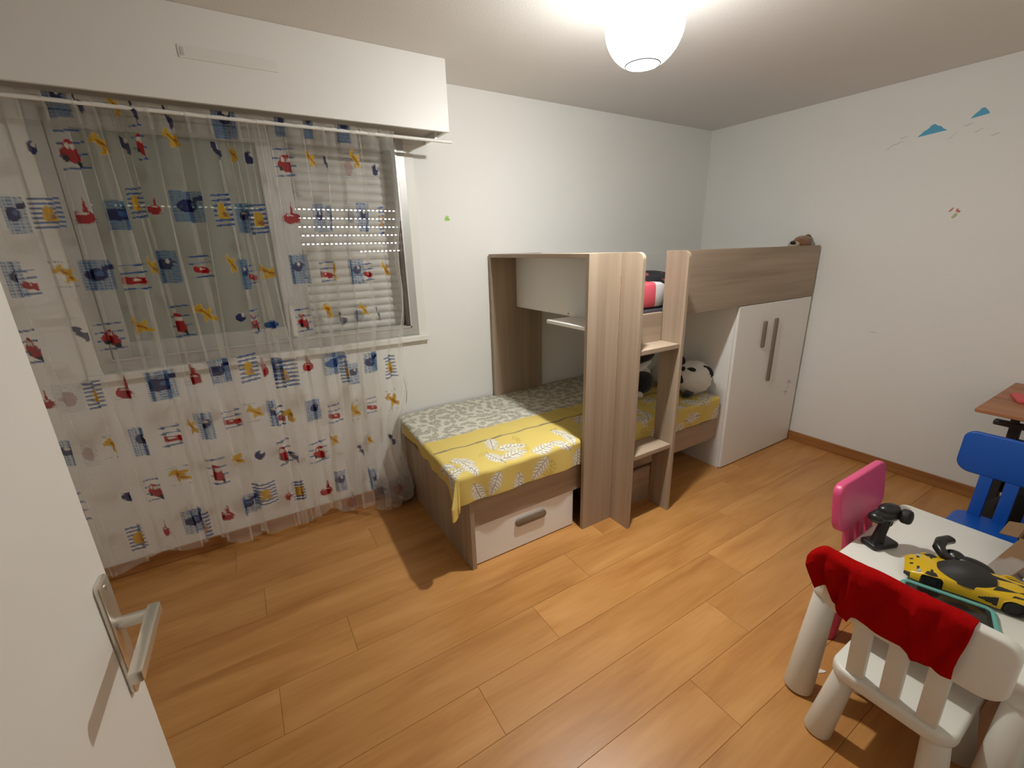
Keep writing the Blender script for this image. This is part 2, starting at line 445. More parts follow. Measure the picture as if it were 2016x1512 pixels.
# ================================================================== ceiling lamp
lx, ly, lz = LAMP_POS
lamp = thing('globe_lamp', 'lit white round globe lamp fixed to the ceiling', 'ceiling lamp', (lx, ly, H))
RG, RH = .142, .064
a0 = math.asin(RH/RG)
prof = [(RG*math.sin(a), -RG*math.cos(a)) for a in np.linspace(a0, pi-.25, 30)]
t = bmesh.new(); n = 48; rings = []
for r, h in prof: rings.append([t.verts.new((lx+r*math.cos(2*pi*k/n), ly+r*math.sin(2*pi*k/n), lz+h)) for k in range(n)])
for A, B in zip(rings, rings[1:]):
    for k in range(n): t.faces.new((A[k], A[(k+1) % n], B[(k+1) % n], B[k]))
me = bpy.data.meshes.new('shade'); t.to_mesh(me); t.free()
m, nt, p = nodes_of('lit_globe')
em = N(nt, 'ShaderNodeEmission'); em.inputs[0].default_value = (1, .97, .93, 1); em.inputs[1].default_value = 4.5
tr = N(nt, 'ShaderNodeBsdfTransparent')
mx = N(nt, 'ShaderNodeMixShader'); mx.inputs[0].default_value = .42
nt.links.new(tr.outputs[0], mx.inputs[1]); nt.links.new(em.outputs[0], mx.inputs[2])
nt.links.new(mx.outputs[0], nt.nodes['Material Output'].inputs[0])
finish('shade', me, m, lamp, True, None)
rr = RH
MB().tube([(lx+rr*math.cos(2*pi*k/40), ly+rr*math.sin(2*pi*k/40), lz-RG*math.cos(a0)) for k in range(40)], .0018, 6, True).build('rim', plain('rim_grey', (.004, .004, .004, 1), .9), lamp)
m, nt, p = nodes_of('bulb_glow')
em = N(nt, 'ShaderNodeEmission'); em.inputs[0].default_value = (*LAMP_COL, 1); em.inputs[1].default_value = BULB
nt.links.new(em.outputs[0], nt.nodes['Material Output'].inputs[0])
bz = lz-.012          # LED bulb: the lower dome shines, the collar above it is plastic
MB().lathe([(0, -.024)]+[(.036*math.sin(a), -.024*math.cos(a)) for a in np.linspace(.12, pi/2, 10)]+[(.0355, .0005), (0, .0006)], (lx, ly, bz), (0, 0, 1), 32).build('bulb', m, lamp, True, None)
MB().lathe([(.0352, .0012), (.030, .022), (.016, .045), (.0135, .060)], (lx, ly, bz), (0, 0, 1), 28).build('bulb_collar', plain('bulb_plastic', (.8, .8, .8, 1), .4), lamp, True)
MB().lathe([(.0135, .03), (.015, .06), (.02, .075), (.02, H-lz-.02), (.055, H-lz-.012), (.058, H-lz-.0005)], (lx, ly, lz)).build('canopy', plain('lamp_white', (.8, .8, .8, 1), .5), lamp, True)

# ================================================================== bunk bed
XP, YP, ZT = -2.252, -1.020, 1.545       # left edge of the post, its front face, top of the bunk
bed = thing('bunk_bed', 'grey oak bunk bed with a ladder along the window wall', 'bunk bed', (-2.0, -.5, 0))
wx, wy, wz = BW
TH = .022
# lower bed: foot panel, side boards, drawer, rear rail and base
MB().box(-2.940, -2.916, -.972, -.018, 0, .402, .001).build('foot_panel', wz, bed)
MB().box(-2.915, -2.010, -.955, -.933, .235, .388, .001).build('side_board', wx, bed)
MB().box(-2.035, -.947, -.955, -.933, .225, .380, .001).build('side_board', wx, bed)
MB().box(-2.915, -.947, -.045, -.023, .20, .388, .001).build('rear_board', wx, bed)
MB().box(-2.914, -.95, -.932, -.046, .330, .345).build('bed_base', plain('base_board', (.55, .50, .42, 1), .7), bed)
MB().box(-2.010, -1.668, -.990, -.970, .0, .225, .001).build('kick_panel', wx, bed)
MB().box(-2.030, -2.010, -.930, -.046, .0, .33, .001).build('partition', wz, bed)
dr = MB().box(-2.908, -2.268, -.950, -.932, .006, .232, .002).build('drawer', WHITE, bed)
MB().box(-2.900, -2.275, -.930, -.30, .02, .20).build('drawer_box', plain('drawer_inside', (.6, .57, .5, 1), .6), bed)
hh = MB().prism(rrect(.200, .046, .022, 6, -2.567, .163), (0, -.951, 0), (1, 0, 0), (0, 0, 1), .011, .002).build('handle', HANDLE, None, True); hh.parent = dr; hh.matrix_parent_inverse = Matrix.Identity(4)
# post at the ladder, wall panel, top board, white end panel, little shelf
MB().box(XP, -2.034, YP, YP+TH, 0, ZT, .001).build('post_panel', wz, bed)
MB().box(XP, -1.835, -.040, -.018, 0.0, ZT, .001).build('wall_panel', wz, bed)
MB().box(XP, -2.034, -.998, -.040, ZT-TH, ZT, .001).build('top_board', wy, bed)
MB().box(-2.052, -2.036, -.998, -.041, 1.185, ZT-TH-.001).build('end_panel', WHITE, bed)
for y in (-.62, -.86): MB().cone((-2.0522, y, 1.196), .004, (-2.0560, y, 1.196), .004, 10).build('screw', plain('screw_dark', (.2, .18, .15, 1), .4, .6), bed)
MB().box(XP+.002, -2.055, -.997, -.668, 1.166, 1.186, .003).build('small_shelf', plain('shelf_white', (.82, .80, .75, 1), .25), bed)
# upper bunk
MB().box(-1.674, -.030, YP, YP+TH, 1.180, ZT, .001).build('upper_rail', wx, bed)
MB().box(-2.012, -1.694, YP, YP+TH, 0.985, 1.215, .004).build('entry_board', wx, bed)
MB().box(-2.034, -.032, -.040, -.020, 1.180, 1.50, .001).build('rear_rail', WHITE, bed)
MB().box(-2.034, -.032, -.997, -.041, 1.178, 1.196).build('upper_base', plain('base_white', (.7, .68, .62, 1), .6), bed)
MB().box(-.052, -.032, -.997, -.041, 1.196, 1.50).build('head_panel', WHITE, bed)
# ladder
def stile(x0):
    b = MB(); pts = [(0, 0), (.140, 0)]+[(.140-.035+.035*math.cos(a), ZT-.035+.035*math.sin(a)) for a in np.linspace(0, pi/2, 9)]+[(0, ZT)]
    b.prism(pts, (x0+.022, YP, 0), (0, -1, 0), (0, 0, 1), -.022 if Vector((0, -1, 0)).cross(Vector((0, 0, 1))).x > 0 else .022, .001)
    b.build('ladder_stile', wz, bed)
stile(-2.034); stile(-1.694)
for z in (1.052, .447):
    MB().box(-2.011, -1.695, YP-.128, YP+.02 if z < 1 else YP-.001, z-.026, z, .002).build('ladder_tread', wx, bed)

# wardrobe under the upper bunk
wd = thing('wardrobe', 'white two-door wardrobe under the upper bunk in the corner', 'wardrobe', (-.49, -.5, 0))
b = MB().box(-.945, -.927, -.998, -.10, 0, 1.176, .001).box(-.048, -.030, -.998, -.10, 0, 1.176, .001)
b.box(-.927, -.048, -.118, -.10, 0, 1.176).box(-.927, -.048, -.998, -.118, 1.158, 1.176).box(-.927, -.048, -.980, -.118, .0, .06)
b.build('body', WHITE, wd)
def wdoor(x0, x1, hx, hz0, hz1, marks=False):
    d = MB().box(x0, x1, YP, YP+.0205, .008, 1.176, .0015).build('door', WHITE, wd)
    h = MB().prism(rrect(.030, hz1-hz0, .012, 5, hx, (hz0+hz1)/2), (0, YP, 0), (1, 0, 0), (0, 0, 1), .016, .003).build('handle', HANDLE, None, True); h.parent = d
    if marks:
        s = MB(); rnd = random.Random(5)
        P0 = [(-.165, .530), (-.158, .525), (-.165, .517), (-.150, .515), (-.128, .512), (-.152, .485), (-.160, .470), (-.205, .452), (-.192, .438), (-.180, .445), (-.165, .448), (-.172, .430), (-.198, .425)]
        for x, z in P0:
            a = rnd.uniform(-1.2, 1.2); L = rnd.uniform(.006, .016); w_ = .0016
            ux, uz = math.cos(a)*L, math.sin(a)*L
            s.prism([(x-ux, z-uz), (x+ux, z+uz), (x+ux-w_*math.sin(a)*2, z+uz+w_*2), (x-ux-w_*math.sin(a)*2, z-uz+w_*2)], (0, YP-.0003, 0), (1, 0, 0), (0, 0, 1), .0003)
        q = s.build('pencil_mark', plain('pencil', (.25, .23, .21, 1), .8)); q.parent = d
wdoor(-.944, -.5615, -.626, .862, 1.052)
wdoor(-.560, -.031, -.486, .592, 1.060, True)

# ================================================================== mattress and printed cover
COVER = attr_mat('leaf_print_cotton', 0.9, 0.25, 500)
def leaf(C, U, V, cu, cv, ang, ln, wd_, body, vein, rim=None, fill=True):
    m = (np.abs(U-cu) < ln) & (np.abs(V-cv) < ln)
    if not m.any(): return
    ca, sa = math.cos(ang), math.sin(ang)
    a = (U[m]-cu)*ca+(V[m]-cv)*sa; b = -(U[m]-cu)*sa+(V[m]-cv)*ca
    tt = np.clip(a/ln+.5, 0, 1)
    h = wd_/2*np.sin(pi*tt**.85)**.85*(1+.10*np.sin(a/ln*40))
    ins = (np.abs(b) < h) & (np.abs(a) < ln/2)
    ab = np.abs(b)
    rib = (ab < .05*wd_) | ((((a-ab*.8)/(ln*.13)) % 1.0 < .34) & (ab > .10*wd_) & (ab < h*.9))
    edge = ab > h*.82
    sub_ = C[m]
    if fill: sub_[ins] = body
    sub_[ins & rib] = vein
    sub_[ins & edge] = rim if rim is not None else vein
    C[m] = sub_
def bed_cover():
    V0 = .945; st = .0055
    u = np.arange(-.175, 2.000, st); v = np.arange(0, V0+.235, st)
    U, V = np.meshgrid(u, v, indexing='ij')
    x0 = -2.955-.035*np.clip(V/V0, 0, 1)
    R = .022
    def drop(d):
        a = np.clip(d, 0, R*pi/2)/R
        return R*np.sin(a), R*(1-np.cos(a))+np.clip(d-R*pi/2, 0, None)
    du, dv = np.clip(-U, 0, None), np.clip(V-V0, 0, None)
    D = np.hypot(du, dv); th = np.arctan2(dv, du+1e-9)
    s2 = np.sin(2*th)**2
    side = .085+.012*np.sin(V*11+.5)+.007*np.sin(V*29)+.075*np.clip((V-.74)/.2, 0, 1)**1.5
    dmax = side*np.cos(th)**2+.162*np.sin(th)**2+.050*s2
    D = np.minimum(D, dmax)
    out, zz = drop(D)
    hang = np.clip((D-.03)/.12, 0, 1)
    out = out+hang*s2*(.045+.016*np.sin(th*11))
    out = out+hang*(1-s2)*(.005*np.sin(U*26+np.sin(U*7)*2)*np.sin(th)**2+.009*np.sin(V*33+np.sin(V*9)*2)*np.cos(th)**2)
    X = x0+np.clip(U, 0, None)-out*np.cos(th)*(D > 0)
    Y = -.020-np.minimum(V, V0)-out*np.sin(th)*(D > 0)
    Z = .556-zz
    Z += .004*np.sin(U*5.1+V*3)*np.sin(V*7+1)+.0025*np.sin(U*17+V*11)*np.sin(V*13-U*5)+.002*np.sin(U*41-V*23)
    zu = zv = zz
    P = np.stack([X, Y, Z], -1)
    C = np.ones(P.shape[:2]+(4,))
    cream, grey, yel = srgb(212, 207, 189), srgb(150, 146, 134), srgb(214, 190, 108)
    C[:] = cream
    rnd = random.Random(3)
    for i in range(-2, 38):
        for j in range(0, 9):
            cu = i*.058+(j % 2)*.029+rnd.uniform(-.016, .016); cv = j*.060+.01+rnd.uniform(-.016, .016)
            leaf(C, U, V, cu, cv, rnd.uniform(0, 2*pi), rnd.uniform(.062, .088), .038, srgb(196, 190, 172), grey, grey)
    ylim = .500+.012*np.sin(U*2.2)
    big = V > ylim
    C[big] = yel
    C[(U < -.03) & (V > .12)] = yel
    line = np.abs(V-(.655+.012*np.sin(U*2.2+.4))) < .0065
    C[line & (U > -.01)] = srgb(138, 126, 104)
    # faint outlined sprays on the yellow
    y2 = srgb(186, 160, 84)
    for i in range(46):
        leaf(C, U, V, rnd.uniform(-.1, 2.0), rnd.uniform(.72, 1.15), rnd.uniform(0, pi), rnd.uniform(.06, .10), .035, yel, y2, y2)
    wht, gv, gd = srgb(230, 224, 206), srgb(160, 148, 131), srgb(206, 196, 172)
    base = [(.300, .715, 1.9, .125), (.245, .865, 1.3, .125), (.380, .805, .15, .145), (.345, .885, -.1, .150), (.085, .815, .9, .125), (.085, .895, 1.4, .120),
            (-.015, .815, .7, .11), (-.030, .905, -.3, .15), (.520, .910, -.2, .145), (.625, .925, .9, .12), (.465, 1.03, 2.3, .13), (.19, 1.03, 2.0, .12), (.10, 1.06, 1.2, .12), (.33, 1.08, 1.7, .11)]
    for k in range(4):
        for (cu, cv, an, ln) in base:
            uu = cu+k*.62
            if k and cu < 0: continue
            leaf(C, U, V, uu, cv+.015, an+.4*k, ln*1.2, ln*.60, wht, gv, gd)
    return P, C
P, C = bed_cover()
mt = thing('mattress', 'mattress on the lower bunk under a yellow and white leaf print cover', 'mattress', (-1.95, -.5, .39))
MB().box(-2.91, -.975, -.928, -.05, .39, .545, .02).build('mattress_core', plain('ticking', (.7, .68, .62, 1), .9), mt)
grid_mesh('cover', P, COVER, mt, C)

# ================================================================== curtain rod and curtain
rod = thing('curtain_rod', 'thin white curtain rod under the shutter casing', 'curtain rod', (-3.6, -.25, 2.14))
MB().tube([(XL+.01, -.235, 2.142), (-2.575, -.235, 2.142)], .0085, 12).build('pole', plain('rod_white', (.82, .80, .74, 1), .35), rod, True)
for x in (-2.668, -4.4):
    MB().box(x-.006, x+.006, -.240, -.230, 2.148, 2.204).box(x-.014, x+.014, -.250, -.220, 2.200, 2.2035).build('bracket', MATS['rod_white'], rod)
MOTIFS = """W,-4.270,1.983,0.036 c,-4.165,1.978,0.068 p,-4.069,2.003,0.056 t,-4.001,2.015,0.032 c,-3.947,2.019,0.036 p,-3.837,2.048,0.063 t,-3.691,2.017,0.049 p,-3.630,2.006,0.028 W,-3.568,2.000,0.044 c,-3.425,1.985,0.082 p,-3.307,2.008,0.046 t,-3.254,1.990,0.033 k,-3.138,1.986,0.055 p,-3.104,2.016,0.055 W,-3.011,1.982,0.042 w,-4.377,1.742,0.046 y,-4.281,1.752,0.069 b,-4.184,1.758,0.076 w,-4.077,1.746,0.064 y,-4.012,1.796,0.044 b,-3.952,1.788,0.041 w,-3.834,1.785,0.091 y,-3.712,1.773,0.066 g,-3.638,1.741,0.045 y,-3.577,1.737,0.071 b,-3.439,1.762,0.058 g,-3.309,1.745,0.043 g,-3.268,1.741,0.025 k,-3.155,1.759,0.051 g,-3.099,1.752,0.052 y,-3.005,1.736,0.033 g,-4.437,1.511,0.055 r,-4.394,1.499,0.042 P,-4.285,1.523,0.054 w,-4.194,1.514,0.095 r,-4.078,1.502,0.084 p,-4.013,1.541,0.027 g,-3.960,1.539,0.061 r,-3.841,1.534,0.064 p,-3.717,1.540,0.044 g,-3.674,1.492,0.037 r,-3.647,1.491,0.029 p,-3.575,1.499,0.083 g,-3.445,1.505,0.060 r,-3.317,1.487,0.049 p,-3.262,1.485,0.035 g,-3.164,1.480,0.063 r,-3.106,1.477,0.054 P,-3.009,1.486,0.051 c,-4.461,1.248,0.048 t,-4.295,1.286,0.034 c,-4.211,1.261,0.088 p,-4.100,1.297,0.065 c,-3.959,1.300,0.060 p,-3.858,1.325,0.062 W,-3.723,1.300,0.058 c,-3.671,1.270,0.039 W,-3.594,1.251,0.071 c,-3.456,1.252,0.067 p,-3.332,1.288,0.055 t,-3.258,1.246,0.042 k,-3.177,1.257,0.075 p,-3.152,1.282,0.049 t,-3.077,1.256,0.016 b,-4.478,1.025,0.049 k,-4.396,1.026,0.076 y,-4.319,1.022,0.054 b,-4.223,1.030,0.067 w,-4.090,1.021,0.104 b,-3.960,1.053,0.058 w,-3.860,1.048,0.065 y,-3.736,1.048,0.077 b,-3.671,1.038,0.035 g,-3.616,1.021,0.041 y,-3.586,0.989,0.079 b,-3.471,1.025,0.059 w,-3.341,1.005,0.077 y,-3.286,0.952,0.053 g,-3.245,0.931,0.049 w,-3.152,0.984,0.067 y,-3.045,0.943,0.058 g,-4.474,0.780,0.052 k,-4.394,0.770,0.048 P,-4.316,0.779,0.050 g,-4.223,0.769,0.059 r,-4.102,0.776,0.086 p,-4.019,0.795,0.031 g,-3.963,0.792,0.059 r,-3.855,0.797,0.063 P,-3.747,0.819,0.079 g,-3.675,0.792,0.041 r,-3.638,0.767,0.033 p,-3.596,0.757,0.057 g,-3.479,0.766,0.065 r,-3.371,0.724,0.048 P,-3.261,0.719,0.056 r,-3.173,0.734,0.051 P,-3.052,0.741,0.078 c,-4.492,0.517,0.038 W,-4.321,0.531,0.041 c,-4.226,0.518,0.054 P,-4.115,0.570,0.075 c,-3.959,0.545,0.069 p,-3.870,0.582,0.072 W,-3.765,0.590,0.063 c,-3.660,0.560,0.061 t,-3.615,0.524,0.029 c,-3.486,0.518,0.082 p,-3.392,0.572,0.032 t,-3.258,0.465,0.028 p,-3.206,0.527,0.035 t,-3.079,0.494,0.049 y,-4.330,0.305,0.063 b,-4.226,0.306,0.023 w,-4.105,0.312,0.083 y,-4.062,0.256,0.029 b,-3.965,0.311,0.063 w,-3.865,0.314,0.075 y,-3.774,0.357,0.092 b,-3.676,0.318,0.038 y,-3.617,0.314,0.050 b,-3.484,0.286,0.074 g,-3.397,0.307,0.054 k,-3.362,0.159,0.057 g,-3.213,0.266,0.048 k,-3.181,0.192,0.079 k,-3.081,0.170,0.095 g,-4.164,2.146,0.052 t,-4.100,2.145,0.030 p,-3.997,2.141,0.029 t,-3.943,2.134,0.026 t,-3.838,2.128,0.024 g,-3.641,2.135,0.077 g,-3.420,2.148,0.047 g,-3.306,2.164,0.040 g,-3.147,2.155,0.053"""
def sheer_mat():
    m, nt, p = nodes_of('printed_voile')
    a = N(nt, 'ShaderNodeAttribute'); a.attribute_name = 'print'
    p.inputs['Roughness'].default_value = .8; p.inputs['Specular IOR Level'].default_value = .1
    nt.links.new(a.outputs['Color'], p.inputs['Base Color'])
    tl = N(nt, 'ShaderNodeBsdfTranslucent'); nt.links.new(a.outputs['Color'], tl.inputs[0])
    m1 = N(nt, 'ShaderNodeMixShader'); m1.inputs[0].default_value = .5
    nt.links.new(p.outputs[0], m1.inputs[1]); nt.links.new(tl.outputs[0], m1.inputs[2])
    tr = N(nt, 'ShaderNodeBsdfTransparent')
    m2 = N(nt, 'ShaderNodeMixShader')
    nt.links.new(a.outputs['Alpha'], m2.inputs[0]); nt.links.new(tr.outputs[0], m2.inputs[1]); nt.links.new(m1.outputs[0], m2.inputs[2])
    nt.links.new(m2.outputs[0], nt.nodes['Material Output'].inputs[0])
    return m
def curtain():
    st = .0045
    s = np.arange(-4.78, -2.895, .0034); z = np.arange(2.165, .06, -st)
    S, Z = np.meshgrid(s, z, indexing='ij')
    drop = np.clip((2.165-Z)/2.0, 0, 1)
    # irregular folds: gathered at the right end, wider apart to the left
    den = 13+16*np.clip((S+3.9)/1.0, 0, 1)
    ph = np.cumsum(np.broadcast_to(13+16*np.clip((s+3.9)/1.0, 0, 1), (1, len(s))), axis=1)[0]*.0034*2.1
    PH = ph[:, None]+.9*np.sin(S*6.3)+.35*np.sin(Z*1.7+S*4)*drop
    amp = (.013+.011*drop)*(0.75+.35*np.sin(S*8.1+1))
    Y = -.235+.012+.055*drop*.35+amp*np.sin(PH)+.35*amp*np.sin(2.3*PH+1.3)+.006*np.sin(S*37+Z*2.1)*drop
    X = S+.85*amp*np.cos(PH)*1.25
    # narrow pleats where the voile doubles over itself
    rp = random.Random(2); XS = X.copy()
    for i in range(30):
        c0 = -4.72+1.82*(i+rp.uniform(.1, .9))/30 if i < 20 else -3.75+.85*(i-20+rp.random())/10
        wd2 = rp.uniform(.010, .024); lean = rp.uniform(-.03, .03); k0 = rp.uniform(.62, .95)
        cc = c0+lean*drop+.010*np.sin(Z*2.6+i)
        T = (S-cc)/wd2; mk = np.abs(T) < 1
        X = X-np.where(mk, k0*wd2*np.sin(pi*T)*np.clip(.35+drop*2, 0, 1), 0)
        Y = Y+np.where(mk, .6*wd2*np.sin(pi*T)*np.cos(pi*T/2), 0)
    # the right edge is drawn in, then flares again over the bag on the floor
    k = np.clip((S+3.55)/.65, 0, 1)**1.6
    X -= k*(.075*np.clip((2.1-Z)/1.2, 0, 1)-.015*np.clip((.40-Z)/.25, 0, 1))
    X += k*.012*np.sin(Z*11)
    low = k*.060*np.clip((.78-Z)/.18, 0, 1)
    X -= low; XS = XS-low
    XS = XS-k*(.075*np.clip((2.1-Z)/1.2, 0, 1)-.015*np.clip((.40-Z)/.25, 0, 1))+k*.012*np.sin(Z*11)
    Y -= k*.03*np.clip((.45-Z)/.3, 0, 1)
    hem = .175-.10*np.clip((S+4.4)/1.35, 0, 1)+.022*np.sin(S*9+1)+.016*np.sin(S*23)
    Zm = 2.165-(2.165-Z)*(2.165-hem)/(2.165-z[-1])
    Zm += .005*np.sin(PH)*drop
    # wrap over the rod
    top = np.clip((Zm-2.125)/.03, 0, 1)
    Y = Y*(1-top)+(-.249+.004*np.sin(PH*2))*top
    P = np.stack([X, Y, Zm], -1)
    C = np.zeros(P.shape[:2]+(4,)); C[:] = (.92, .89, .82, .215)
    C[..., 3] += .07*np.clip(np.sin(S*7.3+np.sin(S*3.1)*2), 0, 1)**3
    hd = (Zm > 2.075); C[hd, 3] = .34                      # heading tape
    C[(Zm > 2.15), 3] = .5
    C[(Zm-hem) < .022, 3] = .30                            # hem
    C[:2, :, 3] = .4; C[-6:, :, 3] = .32
    red, dred, blue, navy, lblue, yel, ora, dk, wt, pk, gr = [np.array(srgb(*c)[:3]) for c in ((176, 20, 26), (120, 14, 22), (48, 92, 158), (26, 34, 92), (92, 140, 190), (222, 176, 42), (176, 104, 26), (36, 30, 34), (232, 226, 214), (172, 120, 112), (120, 122, 140))]
    def put(m, col, a=.88):
        C[m, :3] = col; C[m, 3] = a
    rnd = random.Random(11)
    for e in MOTIFS.split():
        code, cx, cz, w = e.split(','); cx, cz, w = float(cx), float(cz), float(w)
        hh = .064 if code in 'gwyck' else .054; w *= 1.1
        hh *= 1+.25*rnd.uniform(-1, 1)*.5
        # positions follow the hanging cloth
        i0, i1 = np.searchsorted(s, cx-.14), np.searchsorted(s, cx+.16)
        sl = slice(max(i0, 0), min(i1, len(s)))
        A = (XS[sl]-cx)/(w/2); B = (P[sl, :, 2]-cz)/hh
        sub_ = C[sl]
        def pt(m, col, a=.88):
            sub_[m, :3] = col; sub_[m, 3] = a
        box = (np.abs(A) < 1) & (np.abs(B) < 1)
        ell = lambda a, b, ra, rb: ((A-a)/ra)**2+((B-b)/rb)**2 < 1
        strp = lambda ks, t: np.any([np.abs(B-k_-.06*A) < t for k_ in ks], axis=0) & (np.abs(A) < 1)
        if code in 'gw':
            cell = (((A*w/2/.0095) % 1 < .62) & ((B*hh/.0115) % 1 < .62))
            pt(box, lblue, .32); pt(box & cell, lblue*.75, .72)
        if code in 'c':
            pt(strp((.95, .35, -.25, -.9), .06), blue, .75)
            body = ell(-.1, -.1, .62, .34) | ell(.15, -.42, .5, .26); cab = ell(-.05, .22, .40, .34)
            pt(body | cab, red); pt(ell(-.2, .22, .16, .17) | ell(.15, .17, .15, .15), wt)
            pt(ell(-.45, -.42, .17, .17) | ell(.42, -.68, .18, .17), dk)
        elif code in 'pP':
            q1, q2 = .80*A-.60*B, .60*A+.80*B
            pt((q1/.95)**2+(q2/.26)**2 < 1, yel); pt(((q1-.15)/.24)**2+(q2/.72)**2 < 1, yel)
            pt(((q1+.75)/.20)**2+(q2/.42)**2 < 1, yel); pt((np.abs(q2) < .07) & (np.abs(q1) < .6), ora)
            if code == 'P': pt((np.abs(np.abs(B)-.95) < .07) & ((A*4) % 1 < .3) & (np.abs(A) < 1), navy, .6)
        elif code in 'wW':
            bd = ell(-.1, .05, .72, .42) | ((np.abs(B-.35-.2*A) < .16) & (A > .35) & (A < 1.05))
            if code == 'W': bd = ell(-.1, -.1, .7, .45)
            pt(bd, navy if rnd.random() < .7 else blue); pt(ell(.2, .12, .22, .18), wt if code == 'W' else blue, .8)
        elif code == 'g':
            pt(ell(.1, .15, .55, .34) | ell(.5, .3, .25, .22), navy, .85); pt(ell(.25, .35, .2, .14), wt, .8)
        elif code == 'b':
            hull = ell(0, -.35, .85, .50) & (B < -.05+.35*np.abs(A)); mast = (np.abs(A-.25) < .22*(1.05-B)) & (B > -.2) & (B < .95)
            pt(hull | mast, red); pt((np.abs(B+.12) < .05) & (np.abs(A) < .4), wt, .8)
            pt(strp((-.75, -.55), .035) & ~hull, gr, .4)
        elif code == 'y':
            pt(strp((.9, .6, .3, 0, -.3, -.6, -.9), .075), blue, .75)
            pt(ell(-.05, .05, .42, .42) | ((np.abs(B+.35) < .16) & (np.abs(A) < .5)), yel); pt(ell(.2, -.25, .25, .16), ora, .7)
        elif code == 'r':
            pt(strp((.85, .30, -.85), .07), blue, .75)
            pt(ell(0, -.28, .75, .26) | ell(-.5, -.2, .32, .28) | ell(.55, -.35, .35, .30), red); pt(ell(0, -.2, .12, .10), wt, .8)
        elif code == 'k':
            pt(box & ((B*6) % 1 < .5), gr, .28); pt(ell(-.1, -.1, .6, .5), pk if rnd.random() < .6 else gr, .55)
        elif code == 't':
            q1, q2 = .75*A-.66*B, .66*A+.75*B; pt((q1/.85)**2+(q2/.34)**2 < 1, navy, .8); pt(((q1-.55)/.3)**2+(q2/.45)**2 < 1, navy, .75); pt(ell(.15, .2, .2, .16), wt, .6)
        C[sl] = sub_
    return P, C
P, C = curtain()
cu = grid_mesh('sheer_curtain', P, sheer_mat(), None, C)
bd = MB()
for i in range(17):
    t_ = i/16
    bd.ball((-2.966+.010*math.sin(t_*3.1), -.205, .850-.155*t_), .0032, sub=1)
q = bd.build('beaded_edge', plain('dark_beads', (.03, .03, .04, 1), .4), None, True, None); q.parent = cu
tag(cu, 'sheer white curtain printed with red, blue and yellow toy motifs', 'curtain')

# translucent bag on the floor at the end of the curtain
def lumpy(name, c, rad, mat, seed, amp=.18, sub_=4, parent=None, flat=True):
    rnd = random.Random(seed); t = bmesh.new(); bmesh.ops.create_icosphere(t, subdivisions=sub_, radius=1)
    D = [(Vector((rnd.gauss(0, 1), rnd.gauss(0, 1), rnd.gauss(0, 1))).normalized(), rnd.uniform(2, 9), rnd.uniform(0, 6), rnd.uniform(.3, 1)) for _ in range(14)]
    for v in t.verts:
        k = 1+amp*sum(w_*math.sin(f_*v.co.dot(d)+p_)/(f_**.6) for d, f_, p_, w_ in D)
        q = Vector((v.co.x*rad[0], v.co.y*rad[1], v.co.z*rad[2]))*k+Vector(c)
        if flat: q.z = max(q.z, c[2]-rad[2]*.82)
        v.co = q
    if flat:
        lo = min(v.co.z for v in t.verts)
        for v in t.verts: v.co.z += (c[2]-rad[2])-lo
    me = bpy.data.meshes.new(name); t.to_mesh(me); t.free()
    return finish(name, me, mat, parent, True, None)
def bag_mat():
    m, nt, p = nodes_of('cloudy_plastic'); p.inputs['Base Color'].default_value = (.42, .39, .37, 1); p.inputs['Roughness'].default_value = .3
    tr = N(nt, 'ShaderNodeBsdfTransparent'); mx = N(nt, 'ShaderNodeMixShader'); mx.inputs[0].default_value = .5
    nt.links.new(tr.outputs[0], mx.inputs[1]); nt.links.new(p.outputs[0], mx.inputs[2]); nt.links.new(mx.outputs[0], nt.nodes['Material Output'].inputs[0]); return m
bg = thing('plastic_bag', 'small cloudy plastic bag on the floor between curtain and bed foot', 'bag', (-3.03, -.14, 0))
lumpy('bag_skin', (-3.035, -.125, .085), (.075, .075, .085), bag_mat(), 4, .22, 4, bg)
lumpy('bag_contents', (-3.03, -.125, .045), (.045, .04, .035), plain('brown_stuff', (.16, .06, .03, 1), .6), 8, .2, 3, bg)

# ================================================================== wall stickers and marks
def sticker(name, pts, col, label, wall, cat='wall sticker', group=None):
    b = MB(); m = plain('sticker_%s' % name, col, .6)
    if wall == 'right':
        b.prism([(-y, z) for y, z in pts], (0, 0, 0), (0, -1, 0), (0, 0, 1), .0006 if Vector((0, -1, 0)).cross(Vector((0, 0, 1))).x < 0 else -.0006)
    else:
        b.prism(pts, (0, 0, 0), (1, 0, 0), (0, 0, 1), .0006)
    o = b.build(name, m); tag(o, label, cat, group); return o
CL = srgb(82, 166, 200)
o = sticker('cloud_sticker', [(-1.442, 2.168), (-1.470, 2.196), (-1.487, 2.205), (-1.500, 2.222), (-1.515, 2.226), (-1.528, 2.214), (-1.545, 2.208), (-1.556, 2.195), (-1.578, 2.180)][::-1], CL, 'larger blue cloud sticker on the right wall', 'right')
o = sticker('cloud_sticker', [(-1.668, 2.218), (-1.685, 2.240), (-1.696, 2.250), (-1.706, 2.262), (-1.718, 2.264), (-1.730, 2.252), (-1.742, 2.236), (-1.744, 2.228)][::-1], CL, 'smaller blue cloud sticker higher up the right wall', 'right')
o = sticker('flower_sticker', [(-1.674, 1.724), (-1.680, 1.735), (-1.692, 1.748), (-1.694, 1.742), (-1.690, 1.730), (-1.682, 1.722)][::-1], srgb(196, 118, 112), 'torn red petal sticker remnant on the right wall', 'right')
o = sticker('flower_sticker', [(-1.706, 1.722), (-1.708, 1.738), (-1.715, 1.738), (-1.722, 1.728), (-1.730, 1.722), (-1.722, 1.714)][::-1], srgb(206, 136, 126), 'pale red petal sticker remnant above the green stem scrap', 'right')
